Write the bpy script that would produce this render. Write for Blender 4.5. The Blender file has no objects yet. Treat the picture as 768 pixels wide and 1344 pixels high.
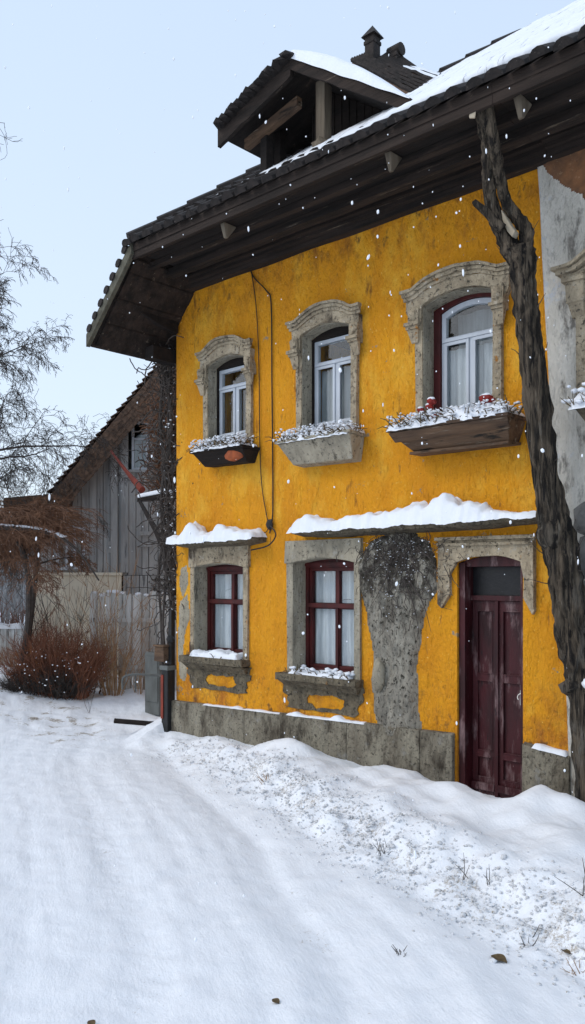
import bpy, math, random
from mathutils import Vector, Matrix, noise
from mathutils.geometry import tessellate_polygon
R = math.radians
random.seed(7)
S = bpy.context.scene
C = S.collection

# ------------------------------------------------------------------ camera frame
CAM = Vector((0.0, -7.1, 2.07))
FW = Vector((-0.6807, 0.7325, 0)); RT = Vector((0.7325, 0.6807, 0))
def at(px, py, y):
    """point on the vertical plane y that the photo shows at px,py"""
    t = (px-384)/1100.0
    d = FW + RT*t
    k = (y-CAM.y)/d.y
    return Vector((CAM.x+d.x*k, y, CAM.z + (760-py)/1100.0*k))
def atd(px, py, dep):
    t = (px-384)/1100.0
    p = CAM + (FW+RT*t)*dep
    return Vector((p.x, p.y, CAM.z+(760-py)/1100.0*dep))
def N(x, y=0, z=0): return noise.noise(Vector((x, y, z)))
def FB(x, y=0, z=0, o=4):
    return noise.fractal(Vector((x, y, z)), 1.0, 2.0, o)

# ------------------------------------------------------------------ materials
def rgb(h, k=1.0):
    return (h[0]*k, h[1]*k, h[2]*k, 1)
def mk(name, c1, c2, scale=6, stretch=(1,1,1), rough=.85, bump=.3, bscale=40, spots=(), detail=8, bdist=.01, metal=0, world=True, lo=.35, hi=.65, spec=.3, snow=0):
    m = bpy.data.materials.new(name); m.use_nodes = True
    nt = m.node_tree; n = nt.nodes; l = nt.links
    bs = n['Principled BSDF']; bs.inputs['Roughness'].default_value = rough; bs.inputs['Metallic'].default_value = metal
    bs.inputs['Specular IOR Level'].default_value = spec
    geo = n.new('ShaderNodeNewGeometry')
    def nz(sc, st=(1,1,1), dt=detail, off=(0,0,0), ro=.6):
        mp = n.new('ShaderNodeMapping'); mp.inputs['Scale'].default_value = st; mp.inputs['Location'].default_value = off
        l.new(geo.outputs['Position'], mp.inputs['Vector'])
        t = n.new('ShaderNodeTexNoise'); t.inputs['Scale'].default_value = sc; t.inputs['Detail'].default_value = dt; t.inputs['Roughness'].default_value = ro
        l.new(mp.outputs['Vector'], t.inputs['Vector']); return t.outputs['Fac']
    def ramp(src, a, b):
        r = n.new('ShaderNodeMapRange'); r.inputs['From Min'].default_value = a; r.inputs['From Max'].default_value = b
        l.new(src, r.inputs['Value']); return r.outputs['Result']
    def mix(f, a, b):
        x = n.new('ShaderNodeMix'); x.data_type = 'RGBA'
        l.new(f, x.inputs['Factor'])
        for s, v in ((x.inputs['A'], a), (x.inputs['B'], b)):
            if isinstance(v, tuple): s.default_value = v
            else: l.new(v, s)
        return x.outputs['Result']
    base = nz(scale, stretch)
    col = mix(ramp(base, lo, hi), rgb(c1), rgb(c2))
    k = 1
    for sp in spots:
        c, sc, th, soft = sp[:4]; st = sp[4] if len(sp) > 4 else (1,1,1)
        f = ramp(nz(sc, st, 9, (3.1*k, 7.7*k, 1.3*k), .70), th-.012, th+soft+.012)
        if len(sp) > 5:   # limits in height z0..z1 where the mark occurs (a stain with its own extent)
            sep = n.new('ShaderNodeSeparateXYZ'); l.new(geo.outputs['Position'], sep.inputs[0])
            zf = ramp(sep.outputs['Z'], sp[5], sp[6])
            mm = n.new('ShaderNodeMath'); mm.operation = 'MULTIPLY'; l.new(f, mm.inputs[0]); l.new(zf, mm.inputs[1]); f = mm.outputs[0]
        col = mix(f, col, rgb(c)); k += 1
    if snow:
        sep = n.new('ShaderNodeSeparateXYZ'); l.new(geo.outputs['Normal'], sep.inputs[0])
        f1 = ramp(sep.outputs['Z'], .35, .8); f2 = ramp(nz(9, (1,1,1), 6, (9,2,5)), 1-snow-.05, 1-snow+.05)
        mm = n.new('ShaderNodeMath'); mm.operation = 'MULTIPLY'; l.new(f1, mm.inputs[0]); l.new(f2, mm.inputs[1])
        col = mix(mm.outputs[0], col, (.78,.8,.83,1))
    l.new(col, bs.inputs['Base Color'])
    if bump:
        b1 = n.new('ShaderNodeBump'); b1.inputs['Strength'].default_value = bump; b1.inputs['Distance'].default_value = bdist
        l.new(nz(bscale, stretch, 6, (5,5,5), .7), b1.inputs['Height'])
        b2 = n.new('ShaderNodeBump'); b2.inputs['Strength'].default_value = bump*.8; b2.inputs['Distance'].default_value = bdist*3
        l.new(nz(bscale*.16, stretch, 4), b2.inputs['Height']); l.new(b1.outputs['Normal'], b2.inputs['Normal'])
        l.new(b2.outputs['Normal'], bs.inputs['Normal'])
    m['bs'] = 1
    return m
VS = (1, 1, .28)
M = {}
M['yellow'] = mk('yellow_stucco', (.86,.375,.014), (.73,.285,.011), 2.6, (1,1,.5), .92, 1.0, 34, bdist=.045, lo=.32, hi=.68, spots=(
    ((.92,.50,.05), 1.6, .54, .14, (1,1,.5)),
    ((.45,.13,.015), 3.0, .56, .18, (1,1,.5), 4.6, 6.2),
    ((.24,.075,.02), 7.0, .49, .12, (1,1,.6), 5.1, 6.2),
    ((.42,.14,.02), 3.0, .49, .14, (1,1,.6), 1.3, .5),
    ((.24,.10,.035), 9.0, .56, .10, (1,1,.7), .85, .5),
    ((.42,.17,.02), 34, .63, .05, (1,1,.8)),
    ((.92,.58,.12), 42, .62, .05, (1,1,.6)),
    ((.15,.075,.035), 46, .66, .03, (1,1,.6)),
    ((.34,.14,.03), 12, .64, .05, (1,1,.2)),
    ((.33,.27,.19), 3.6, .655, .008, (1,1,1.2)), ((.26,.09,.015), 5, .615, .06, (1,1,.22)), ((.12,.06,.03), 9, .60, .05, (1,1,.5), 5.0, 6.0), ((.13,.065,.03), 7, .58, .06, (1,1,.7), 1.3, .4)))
M['white_plaster'] = mk('white_plaster', (.78,.74,.66), (.60,.565,.49), 3, (1,1,.4), .9, 1.0, 26, bdist=.05, spots=(
    ((.24,.22,.19), 8, .56, .08, (1,1,.35)), ((.10,.09,.085), 30, .66, .04), ((.62,.64,.67), 3, .6, .05)))
M['brickpatch'] = mk('bare_render', (.24,.11,.05), (.13,.07,.04), 9, (1,1,1), .95, .8, 35, spots=(((.36,.22,.12), 14, .6, .06), ((.05,.035,.03), 20, .62, .05)))
M['rubble'] = mk('rubble_stone', (.27,.26,.24), (.13,.125,.12), 5, (1,1,1), .9, .9, 18, bdist=.03, spots=(((.06,.055,.05), 8, .6, .03), ((.45,.46,.47), 6, .62, .04)))
M['stone'] = mk('weathered_stone', (.52,.43,.30), (.31,.25,.17), 7, (1,1,.7), .9, 1.0, 30, bdist=.035, spots=(
    ((.08,.068,.05), 28, .56, .05), ((.50,.44,.34), 11, .57, .08), ((.09,.07,.05), 5, .58, .08, (1,1,.5)), ((.40,.18,.04), 8, .64, .03)))
M['stonegrey'] = mk('grey_stone', (.46,.41,.31), (.28,.25,.19), 6, (1,1,.4), .9, 1.0, 30, bdist=.035, spots=(
    ((.09,.08,.062), 30, .57, .05), ((.42,.39,.33), 9, .58, .08), ((.08,.07,.05), 5, .60, .06, (1,1,.3))))
M['plinth'] = mk('plinth_concrete', (.32,.29,.22), (.18,.155,.115), 4, (1,1,.5), .92, .9, 30, bdist=.05, spots=(
    ((.055,.043,.03), 6, .50, .14, (1,1,.4)), ((.07,.06,.045), 32, .56, .05), ((.05,.045,.04), 40, .64, .05), ((.30,.29,.26), 4, .6, .06)))
M['scar'] = mk('bare_cement', (.44,.41,.34), (.25,.23,.19), 6, (1,1,.3), .95, 1.0, 26, bdist=.07, spots=(
    ((.07,.06,.045), 11, .46, .10, (1,1,.5), 1.2, 2.1), ((.045,.04,.03), 32, .55, .05, (1,1,.7)), ((.06,.05,.04), 7, .60, .03, (1,1,.10)), ((.62,.63,.64), 42, .63, .03, (1,1,1), 1.5, 2.1)))
M['stain'] = mk('dirty_render', (.24,.20,.135), (.12,.10,.07), 10, (1,1,.6), .95, 1.0, 30, bdist=.06, spots=(((.40,.17,.02), 7, .66, .05), ((.04,.035,.028), 28, .56, .05), ((.28,.25,.20), 15, .60, .05)))
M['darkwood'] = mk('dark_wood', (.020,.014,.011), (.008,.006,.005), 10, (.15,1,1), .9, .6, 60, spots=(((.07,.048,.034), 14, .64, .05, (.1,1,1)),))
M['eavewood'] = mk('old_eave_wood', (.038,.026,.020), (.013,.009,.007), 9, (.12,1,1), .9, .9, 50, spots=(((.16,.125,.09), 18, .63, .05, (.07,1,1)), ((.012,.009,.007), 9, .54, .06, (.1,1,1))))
M['boxwood'] = mk('weathered_box_wood', (.16,.095,.055), (.06,.038,.026), 8, (.15,1,1), .9, .9, 45, spots=(((.26,.22,.17), 14, .58, .06, (.1,1,1)), ((.02,.016,.012), 12, .56, .05, (.2,1,1))))
M['postwood'] = mk('grey_timber', (.20,.165,.12), (.09,.07,.05), 9, (1,1,.1), .9, .7, 60)
M['verge'] = mk('mossy_board', (.12,.115,.085), (.06,.055,.04), 9, (1,1,1), .9, .7, 40)
M['tile'] = mk('dark_roof_tile', (.032,.025,.022), (.011,.009,.008), 12, (1,1,1), .8, .6, 40, spots=(((.09,.075,.065), 20, .62, .05),))
M['shingle'] = mk('brown_shingle', (.17,.105,.07), (.06,.039,.028), 14, (1,1,1), .85, .7, 40, spots=(((.20,.14,.10), 26, .62, .05), ((.55,.56,.58), 30, .70, .03)))
M['snow'] = mk('snow', (.80,.83,.87), (.76,.79,.84), 5, (1,1,1), .75, .35, 60, bdist=.012, spec=.25)
M['oldsnow'] = mk('streaked_roof_snow', (.80,.83,.87), (.74,.77,.81), 5, (1,1,1), .8, .4, 50, spots=(((.22,.22,.24), 20, .60, .05, (1.0,.14,.14)),))
M['wpaint'] = mk('white_window_paint', (.55,.59,.64), (.46,.49,.53), 6, (1,1,.3), .5, .15, 60, spots=(((.25,.24,.22), 30, .68, .03),))
M['rpaint'] = mk('dark_red_paint', (.085,.012,.011), (.04,.008,.008), 8, (1,1,.3), .55, .3, 60, spots=(((.03,.012,.012), 12, .58, .06, (1,1,.2)), ((.22,.14,.12), 40, .70, .03, (1,1,.4))))
M['door'] = mk('worn_door_paint', (.055,.008,.011), (.022,.005,.006), 6, (1,1,.25), .5, .6, 50, spots=(((.20,.13,.13), 8, .545, .12, (1,1,.25)), ((.25,.19,.18), 26, .68, .03, (1,1,.4)), ((.012,.006,.007), 18, .62, .04, (1,1,.3))))
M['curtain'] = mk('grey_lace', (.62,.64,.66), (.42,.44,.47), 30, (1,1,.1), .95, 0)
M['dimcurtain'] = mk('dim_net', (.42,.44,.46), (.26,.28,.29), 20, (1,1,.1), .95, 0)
M['dark'] = mk('room_dark', (.02,.02,.02), (.012,.012,.012), 3, bump=0)
M['black'] = mk('black_metal', (.02,.02,.022), (.012,.012,.012), 12, (1,1,1), .5, .2, 50, spots=(((.10,.10,.11), 30, .68, .03),))
M['greymetal'] = mk('grey_sheet_metal', (.13,.14,.135), (.09,.095,.09), 8, (1,1,.5), .6, .2, 50)
M['rustred'] = mk('faded_red_paint', (.26,.045,.025), (.14,.03,.02), 14, (1,1,.4), .7, .3, 50)
M['barn'] = mk('grey_barn_board', (.44,.44,.43), (.27,.27,.265), 6, (1,1,.12), .92, .6, 45, spots=(((.04,.04,.042), 16, .60, .05, (1,1,.06)), ((.52,.53,.53), 14, .62, .05, (1,1,.1))))
M['cream'] = mk('cream_plaster', (.80,.74,.60), (.66,.60,.48), 3, (1,1,.5), .9, .4, 30, spots=(((.22,.15,.08), 6, .58, .08, (1,1,.5), 2.0, .6), ((.15,.12,.09), 25, .66, .04)))
M['fence'] = mk('fence_plank', (.62,.63,.62), (.40,.40,.38), 6, (1,1,.12), .92, .7, 45, spots=(((.22,.14,.08), 4, .46, .14, (1,1,.25), 1.5, .5), ((.05,.04,.03), 18, .60, .05, (1,1,.07)), ((.58,.58,.56), 14, .62, .05, (1,1,.1))))
M['bark'] = mk('dark_bark', (.135,.105,.074), (.018,.014,.010), 20, (1,1,.09), .92, 1.0, 34, (((.17,.15,.12), 26, .60, .05, (1,1,.12)), ((.16,.15,.13), 5, .50, .15, (1,1,.4), 3.0, 1.2), ((.010,.008,.007), 22, .53, .05, (1,1,.07))), bdist=.05, lo=.40, hi=.58)
M['cutwood'] = mk('pale_cut_wood', (.42,.36,.27), (.30,.25,.18), 10, (1,1,.2), .8, .3, 60)
M['twigdark'] = mk('dark_twig', (.075,.062,.054), (.04,.033,.029), 20, bump=0)
M['twigbrown'] = mk('brown_twig', (.20,.10,.055), (.11,.058,.036), 9, bump=0)
M['twigpale'] = mk('tan_stalk', (.42,.27,.15), (.24,.14,.075), 9, bump=0)
M['twigred'] = mk('red_twig', (.24,.10,.055), (.15,.065,.042), 7, bump=0, spots=(((.38,.14,.03), 3, .6, .06),))
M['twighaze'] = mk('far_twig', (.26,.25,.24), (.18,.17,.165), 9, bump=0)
M['redfruit'] = mk('red_flower', (.30,.025,.018), (.16,.015,.012), 20, rough=.6)
M['terracotta'] = mk('painted_terracotta', (.36,.09,.03), (.22,.06,.025), 14, rough=.8)
M['deadplant'] = mk('dead_plant', (.14,.10,.045), (.06,.04,.025), 25, bump=.3)
M['handle'] = mk('steel_handle', (.5,.5,.48), (.35,.35,.34), 10, rough=.35, metal=.8, bump=0)
M['flake'] = mk('snowflake', (.9,.92,.95), (.88,.9,.93), 5, bump=0)
M['clod'] = mk('dirty_snow', (.78,.80,.83), (.60,.60,.60), 12, (1,1,1), .85, .8, 60, spots=(((.30,.26,.20), 40, .58, .05),((.12,.09,.06), 50, .66, .04)))
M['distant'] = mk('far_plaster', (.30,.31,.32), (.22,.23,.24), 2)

# glass: thin pane
g = bpy.data.materials.new('window_glass'); g.use_nodes = True; nt = g.node_tree; nt.nodes.clear()
o_ = nt.nodes.new('ShaderNodeOutputMaterial'); mx = nt.nodes.new('ShaderNodeMixShader'); tr = nt.nodes.new('ShaderNodeBsdfTransparent'); gl = nt.nodes.new('ShaderNodeBsdfGlossy')
fr0 = nt.nodes.new('ShaderNodeLayerWeight'); fr0.inputs['Blend'].default_value = .5; fr = nt.nodes.new('ShaderNodeMath'); fr.operation = 'POWER'; fr.inputs[1].default_value = 3; nt.links.new(fr0.outputs['Facing'], fr.inputs[0]); gl.inputs['Roughness'].default_value = .03
tr.inputs['Color'].default_value = (.95,.97,.97,1)
tn = nt.nodes.new('ShaderNodeTexNoise'); tn.inputs['Scale'].default_value = 3; bn = nt.nodes.new('ShaderNodeBump'); bn.inputs['Strength'].default_value = .12; bn.inputs['Distance'].default_value = .02
nt.links.new(tn.outputs['Fac'], bn.inputs['Height']); nt.links.new(bn.outputs['Normal'], gl.inputs['Normal'])
ml = nt.nodes.new('ShaderNodeMath'); ml.operation = 'MULTIPLY_ADD'; ml.inputs[1].default_value = .9; ml.inputs[2].default_value = .05
nt.links.new(fr.outputs[0], ml.inputs[0]); nt.links.new(ml.outputs[0], mx.inputs[0]); nt.links.new(tr.outputs[0], mx.inputs[1]); nt.links.new(gl.outputs[0], mx.inputs[2]); nt.links.new(mx.outputs[0], o_.inputs[0])
M['glass'] = g
M['darkglass'] = mk('dirty_dark_glass', (.012,.012,.014), (.006,.006,.007), 6, rough=.28, bump=.3, spots=(((.45,.46,.48), 50, .66, .03, (1,1,1), 2.15, 1.85),))

# ------------------------------------------------------------------ mesh builder
import bmesh
_b = bmesh.new(); bmesh.ops.create_icosphere(_b, subdivisions=2, radius=1)
ICO = ([v.co.copy() for v in _b.verts], [[v.index for v in f.verts] for f in _b.faces]); _b.free()
_b = bmesh.new(); bmesh.ops.create_icosphere(_b, subdivisions=1, radius=1)
ICO1 = ([v.co.copy() for v in _b.verts], [[v.index for v in f.verts] for f in _b.faces]); _b.free()
W = {}
class MB:
    def __init__(s, xf=None): s.v = []; s.f = []; s.xf = xf
    def add(s, vs, fs):
        k = len(s.v); s.v += [Vector(p) for p in vs]; s.f += [tuple(i+k for i in f) for f in fs]
    def box(s, x0, x1, y0, y1, z0, z1):
        s.add([(x0,y0,z0),(x1,y0,z0),(x1,y1,z0),(x0,y1,z0),(x0,y0,z1),(x1,y0,z1),(x1,y1,z1),(x0,y1,z1)],
              [(0,3,2,1),(4,5,6,7),(0,1,5,4),(1,2,6,5),(2,3,7,6),(3,0,4,7)])
    def hexa(s, b, t):   # 4 bottom + 4 top points
        s.add(list(b)+list(t), [(0,3,2,1),(4,5,6,7),(0,1,5,4),(1,2,6,5),(2,3,7,6),(3,0,4,7)])
    def panel(s, outer, holes, y0, y1):
        """polygon in x,z with holes, extruded from y0 (front) to y1"""
        loops = [outer]+list(holes)
        tri = tessellate_polygon([[Vector((a, b, 0)) for a, b in L] for L in loops])
        flat = [p for L in loops for p in L]; n = len(flat)
        vs = [(a, y0, b) for a, b in flat]+[(a, y1, b) for a, b in flat]
        fs = []
        for t in tri:
            a, b, c = [Vector((*flat[i], 0)) for i in t]
            t = tuple(t)
            if (b-a).cross(c-a).z < 0: t = t[::-1]
            fs.append(t); fs.append(tuple(i+n for i in t[::-1]))
        k = 0
        for L in loops:
            m = len(L)
            for i in range(m):
                a, b = k+i, k+(i+1) % m
                fs.append((a, a+n, b+n, b))
            k += m
        s.add(vs, fs)
    def tube(s, pts, rad, n=6, cap=True, squash=1, rough=0, seed=0):
        pts = [Vector(p) for p in pts]; m = len(pts)
        if not hasattr(rad, '__len__'): rad = [rad]*m
        vs = []; prev = None
        for i, p in enumerate(pts):
            d = (pts[min(i+1, m-1)]-pts[max(i-1, 0)])
            if d.length < 1e-9: d = Vector((0,0,1))
            d.normalize()
            if prev is None:
                u = d.orthogonal().normalized()
            else:
                u = prev - d*prev.dot(d)
                u = u.normalized() if u.length > 1e-6 else d.orthogonal().normalized()
            prev = u; w = d.cross(u)
            for k in range(n):
                a = 2*math.pi*k/n
                r = rad[i]
                if rough: r *= 1+rough*N(math.cos(a)*1.6+seed, math.sin(a)*1.6, i*.23+seed)+rough*.7*N(math.cos(a)*4+seed, math.sin(a)*4, i*.1)
                if n > 30: r *= .93+.20*abs(N(math.cos(a)*4.5+seed, math.sin(a)*4.5, i*.045))+.10*N(math.cos(a)*11, math.sin(a)*11, i*.11)+.05*N(math.cos(a)*14, math.sin(a)*14, i*.6)
                vs.append(p+(u*math.cos(a)+w*math.sin(a)*squash)*r)
        fs = []
        for i in range(m-1):
            for k in range(n):
                a = i*n+k; b = i*n+(k+1) % n
                fs.append((a, b, b+n, a+n))
        if cap:
            fs.append(tuple(range(n))[::-1]); fs.append(tuple((m-1)*n+k for k in range(n)))
        s.add(vs, fs)
    def blob(s, c, r, sq=(1,1,1), amp=.3, seed=0, fine=True):
        c = Vector(c); V, F = ICO if fine else ICO1
        s.add([c+Vector((v.x*sq[0], v.y*sq[1], v.z*sq[2]))*r*(1+amp*N(v.x*1.5+seed, v.y*1.5+seed*.7, v.z*1.5)) for v in V], F)
    def jitter(s, a, sc=3):
        for v in s.v:
            p = v*sc; v += Vector((N(p.x, p.y, p.z), N(p.x+9, p.y, p.z), N(p.x, p.y+9, p.z)))*a
    def snowcap(s, x0, x1, y0, y1, zf, h, seed=0, res=.03, rnd=.07, lip=.02):
        """cushion of snow on a ledge; zf(x,y) = surface below, h(x) = depth"""
        nx = max(4, int((x1-x0)/res)); ny = max(4, int((y1-y0)/res)); vs = []; 
        for j in range(ny+1):
            for i in range(nx+1):
                u = i/nx; w = j/ny; x = x0+(x1-x0)*u; y = y0+(y1-y0)*w
                y += (1-w)*(.02*N(x*7, seed)+.012*N(x*17, seed))
                ex = min(1, min(u, 1-u)*(x1-x0)/rnd); ey = min(1, w*(y1-y0)/rnd)
                e = math.sqrt(max(0, 1-(1-ex)**2))*math.sqrt(max(0, 1-(1-ey)**2))
                hh = h(x)*(.75+.5*N(x*4+seed, y*4, seed)+.25*N(x*11+seed, y*11, 2))
                z = zf(x, y)+max(.0, hh)*e
                if j == 0: z -= lip
                vs.append((x, y, z))
        fs = []
        for j in range(ny):
            for i in range(nx):
                a = j*(nx+1)+i; fs.append((a, a+1, a+nx+2, a+nx+1))
        s.add(vs, fs)
    def build(s, name, mat, parent=None, label=None, cat=None, group=None, kind=None, smooth=False, bevel=0, origin=None):
        if s.xf: s.v = [s.xf @ p for p in s.v]
        if parent is not None: o = W[parent.name]
        elif origin is not None: o = Vector(origin)
        else:
            xs = [p.x for p in s.v]; ys = [p.y for p in s.v]; zs = [p.z for p in s.v]
            o = Vector(((min(xs)+max(xs))/2, (min(ys)+max(ys))/2, min(zs)))
            if kind: o = Vector((0,0,0))
        me = bpy.data.meshes.new(name); me.from_pydata([p-o for p in s.v], [], s.f); me.materials.append(M[mat] if isinstance(mat, str) else mat)
        ob = bpy.data.objects.new(name, me); C.objects.link(ob)
        if smooth: me.polygons.foreach_set('use_smooth', [True]*len(me.polygons))
        if bevel:
            b = ob.modifiers.new('bevel', 'BEVEL'); b.width = bevel; b.segments = 2; b.limit_method = 'ANGLE'; b.angle_limit = R(40)
        if parent is None: ob.location = o
        else: ob.parent = parent
        W[ob.name] = o
        if label: ob['label'] = label
        if cat: ob['category'] = cat
        if group: ob['group'] = group
        if kind: ob['kind'] = kind
        return ob
def root(name, loc, label, cat, group=None):
    o = bpy.data.objects.new(name, None); C.objects.link(o); o.location = loc; o.empty_display_size = .2
    W[o.name] = Vector(loc); o['label'] = label; o['category'] = cat
    if group: o['group'] = group
    return o

def smoothp(P, n=6):
    out = []
    for i in range(len(P)-1):
        p0 = P[max(i-1,0)]; p1 = P[i]; p2 = P[i+1]; p3 = P[min(i+2,len(P)-1)]
        for k in range(n):
            t = k/n; out.append(.5*((2*p1)+(p2-p0)*t+(2*p0-5*p1+4*p2-p3)*t*t+(3*p1-p0-3*p2+p3)*t**3))
    out.append(P[-1]); return out
# ------------------------------------------------------------------ yellow house
ZT = 6.05            # wall top
XL = -8.70           # left corner
XRt, XRb = -3.56, -3.22
house = root('yellow_house', (-6.1, 0, 0), 'two storey ochre yellow house with peeling stucco and a snowy dark tiled roof', 'house')
def arch(x0, x1, z0, zs, rise, n=14):
    """opening polygon with a segmental head"""
    pts = [(x0, z0), (x1, z0)]
    for i in range(n+1):
        u = i/n; pts.append((x1+(x0-x1)*u, zs+rise*(1-(2*u-1)**2)))
    return pts
UP = [  # x0,x1,z0,zs,rise
    (-8.03, -7.33, 3.80, 4.76, .085), (-6.42, -5.70, 3.74, 4.82, .085), (-4.775, -3.985, 3.68, 4.80, .085)]
LO = [(-8.31, -7.385, 1.08, 2.22, .05), (-6.575, -5.655, .99, 2.25, .06)]
DO = (-4.40, -3.70, -.25, 2.23, .065)
w = MB()
cut = .004
edge = lambda z: XRb+(XRt-XRb)*(z-.2)/(ZT-.2)
outer = [(XL, -.3), (DO[0], -.3), (DO[0], DO[3])]
# wall: door opening cut as a notch from below
dpts = [(DO[0], -.3)]
for i in range(15):
    u = i/14; dpts.append((DO[0]+(DO[1]-DO[0])*u, DO[3]+DO[4]*(1-(2*u-1)**2)))
dpts.append((DO[1], -.3))
right = [(edge(z)+.02*N(z*3), z) for z in [-.3, .5, 1, 1.5, 2, 2.5, 3, 3.5, 4, 4.5, 5, 5.5, ZT+.2]]
outer = [(XL, -.3)]+dpts+right+[(XL, ZT+.2)]
w.panel(outer, [arch(*q) for q in UP+LO], 0, .35)
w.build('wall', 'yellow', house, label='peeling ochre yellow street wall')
w = MB(); w.box(XL, XL+.3, .352, 6, -.3, ZT); w.build('side_wall', 'yellow', house)
w = MB(); w.box(XL+.301, -3.0, 5.7, 6, -.3, ZT); w.build('rear_wall', 'yellow', house)
w = MB(); w.box(XL+.302, -3.0, .352, 5.69, 3.0, 3.1); w.build('inner_floor', 'dark', house)
w = MB(); w.box(-3.0, -2.9, .352, 5.69, -.3, ZT); w.build('party_wall', 'dark', house)
# plinth
def ridge_y(u): return 0
w = MB()
for a, b in ((XL-.05, -7.35), (-7.346, -5.75), (-5.746, -4.80), (-4.796, DO[0]-.02)):
    zt = lambda x: .46+.10*(x+8.75)/4.4
    w.hexa([(a,-.07,-.5),(b,-.07,-.5),(b,-.002,-.5),(a,-.002,-.5)], [(a,-.06,zt(a)),(b,-.06,zt(b)),(b,-.002,zt(b)+.01),(a,-.002,zt(a)+.01)])
a, b = DO[1]+.02, XRb-.01
w.jitter(.008, 3); w.build('plinth', 'plinth', house, bevel=.012); w = MB()
w.hexa([(a,-.07,-.5),(b,-.07,-.5),(b,-.002,-.5),(a,-.002,-.5)], [(a,-.06,.56),(b,-.06,.50),(b,-.002,.52),(a,-.002,.58)])
w.build('plinth', 'plinth', house, bevel=.008)
w = MB()
zp = lambda x, y: .455+.10*(x+8.75)/4.4
for (a, b, h) in ((-8.1, -6.75, .025), (-6.65, -5.5, .04)): w = MB(); w.snowcap(a, b, -.068, 0, zp, lambda x: h*(.5+max(0, N(x*5))*1.6), 3, .02, .03, .004); w.build('plinth_snow', 'snow', house, smooth=True)
w = MB(); w.snowcap(DO[1]+.12, XRb-.03, -.075, 0, lambda x, y: .545-.1*(x+3.58), lambda x: .05, 5, .02, .03, .005)
w.build('plinth_snow', 'snow', house, smooth=True)

# --- upper windows
def frame_rect(mb, x0, x1, z0, z1, t, y0, y1):
    mb.box(x0, x0+t, y0, y1, z0, z1); mb.box(x1-t, x1, y0, y1, z0, z1)
    mb.box(x0+t, x1-t, y0, y1, z0, z0+t); mb.box(x0+t, x1-t, y0, y1, z1-t, z1)
def curtain(parent, x0, x1, z0, z1, y, mat, f=32, amp=.016, seed=0):
    m = MB(); nx = int((x1-x0)/.008); nz = 6; vs = []
    for j in range(nz+1):
        for i in range(nx+1):
            x = x0+(x1-x0)*i/nx; z = z0+(z1-z0)*j/nz
            vs.append((x, y+amp*math.sin(x*f*2+2*N(x*4+seed, z*.6)+seed)+.01*N(x*12, z, seed), z))
    m.add(vs, [(j*(nx+1)+i, j*(nx+1)+i+1, (j+1)*(nx+1)+i+1, (j+1)*(nx+1)+i) for j in range(nz) for i in range(nx)])
    return m.build('curtain', mat, parent, smooth=True)
def lining(q, ya, yb):
    x0, x1, z0, zs, rise = q; rv = MB()
    rv.panel(arch(x0-.0008, x1+.0008, z0-.0008, zs, rise+.0008), [arch(x0+.010, x1-.010, z0+.006, zs, rise-.010)], ya, yb)
    rv.build('reveal', 'stonegrey', house)
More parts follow.
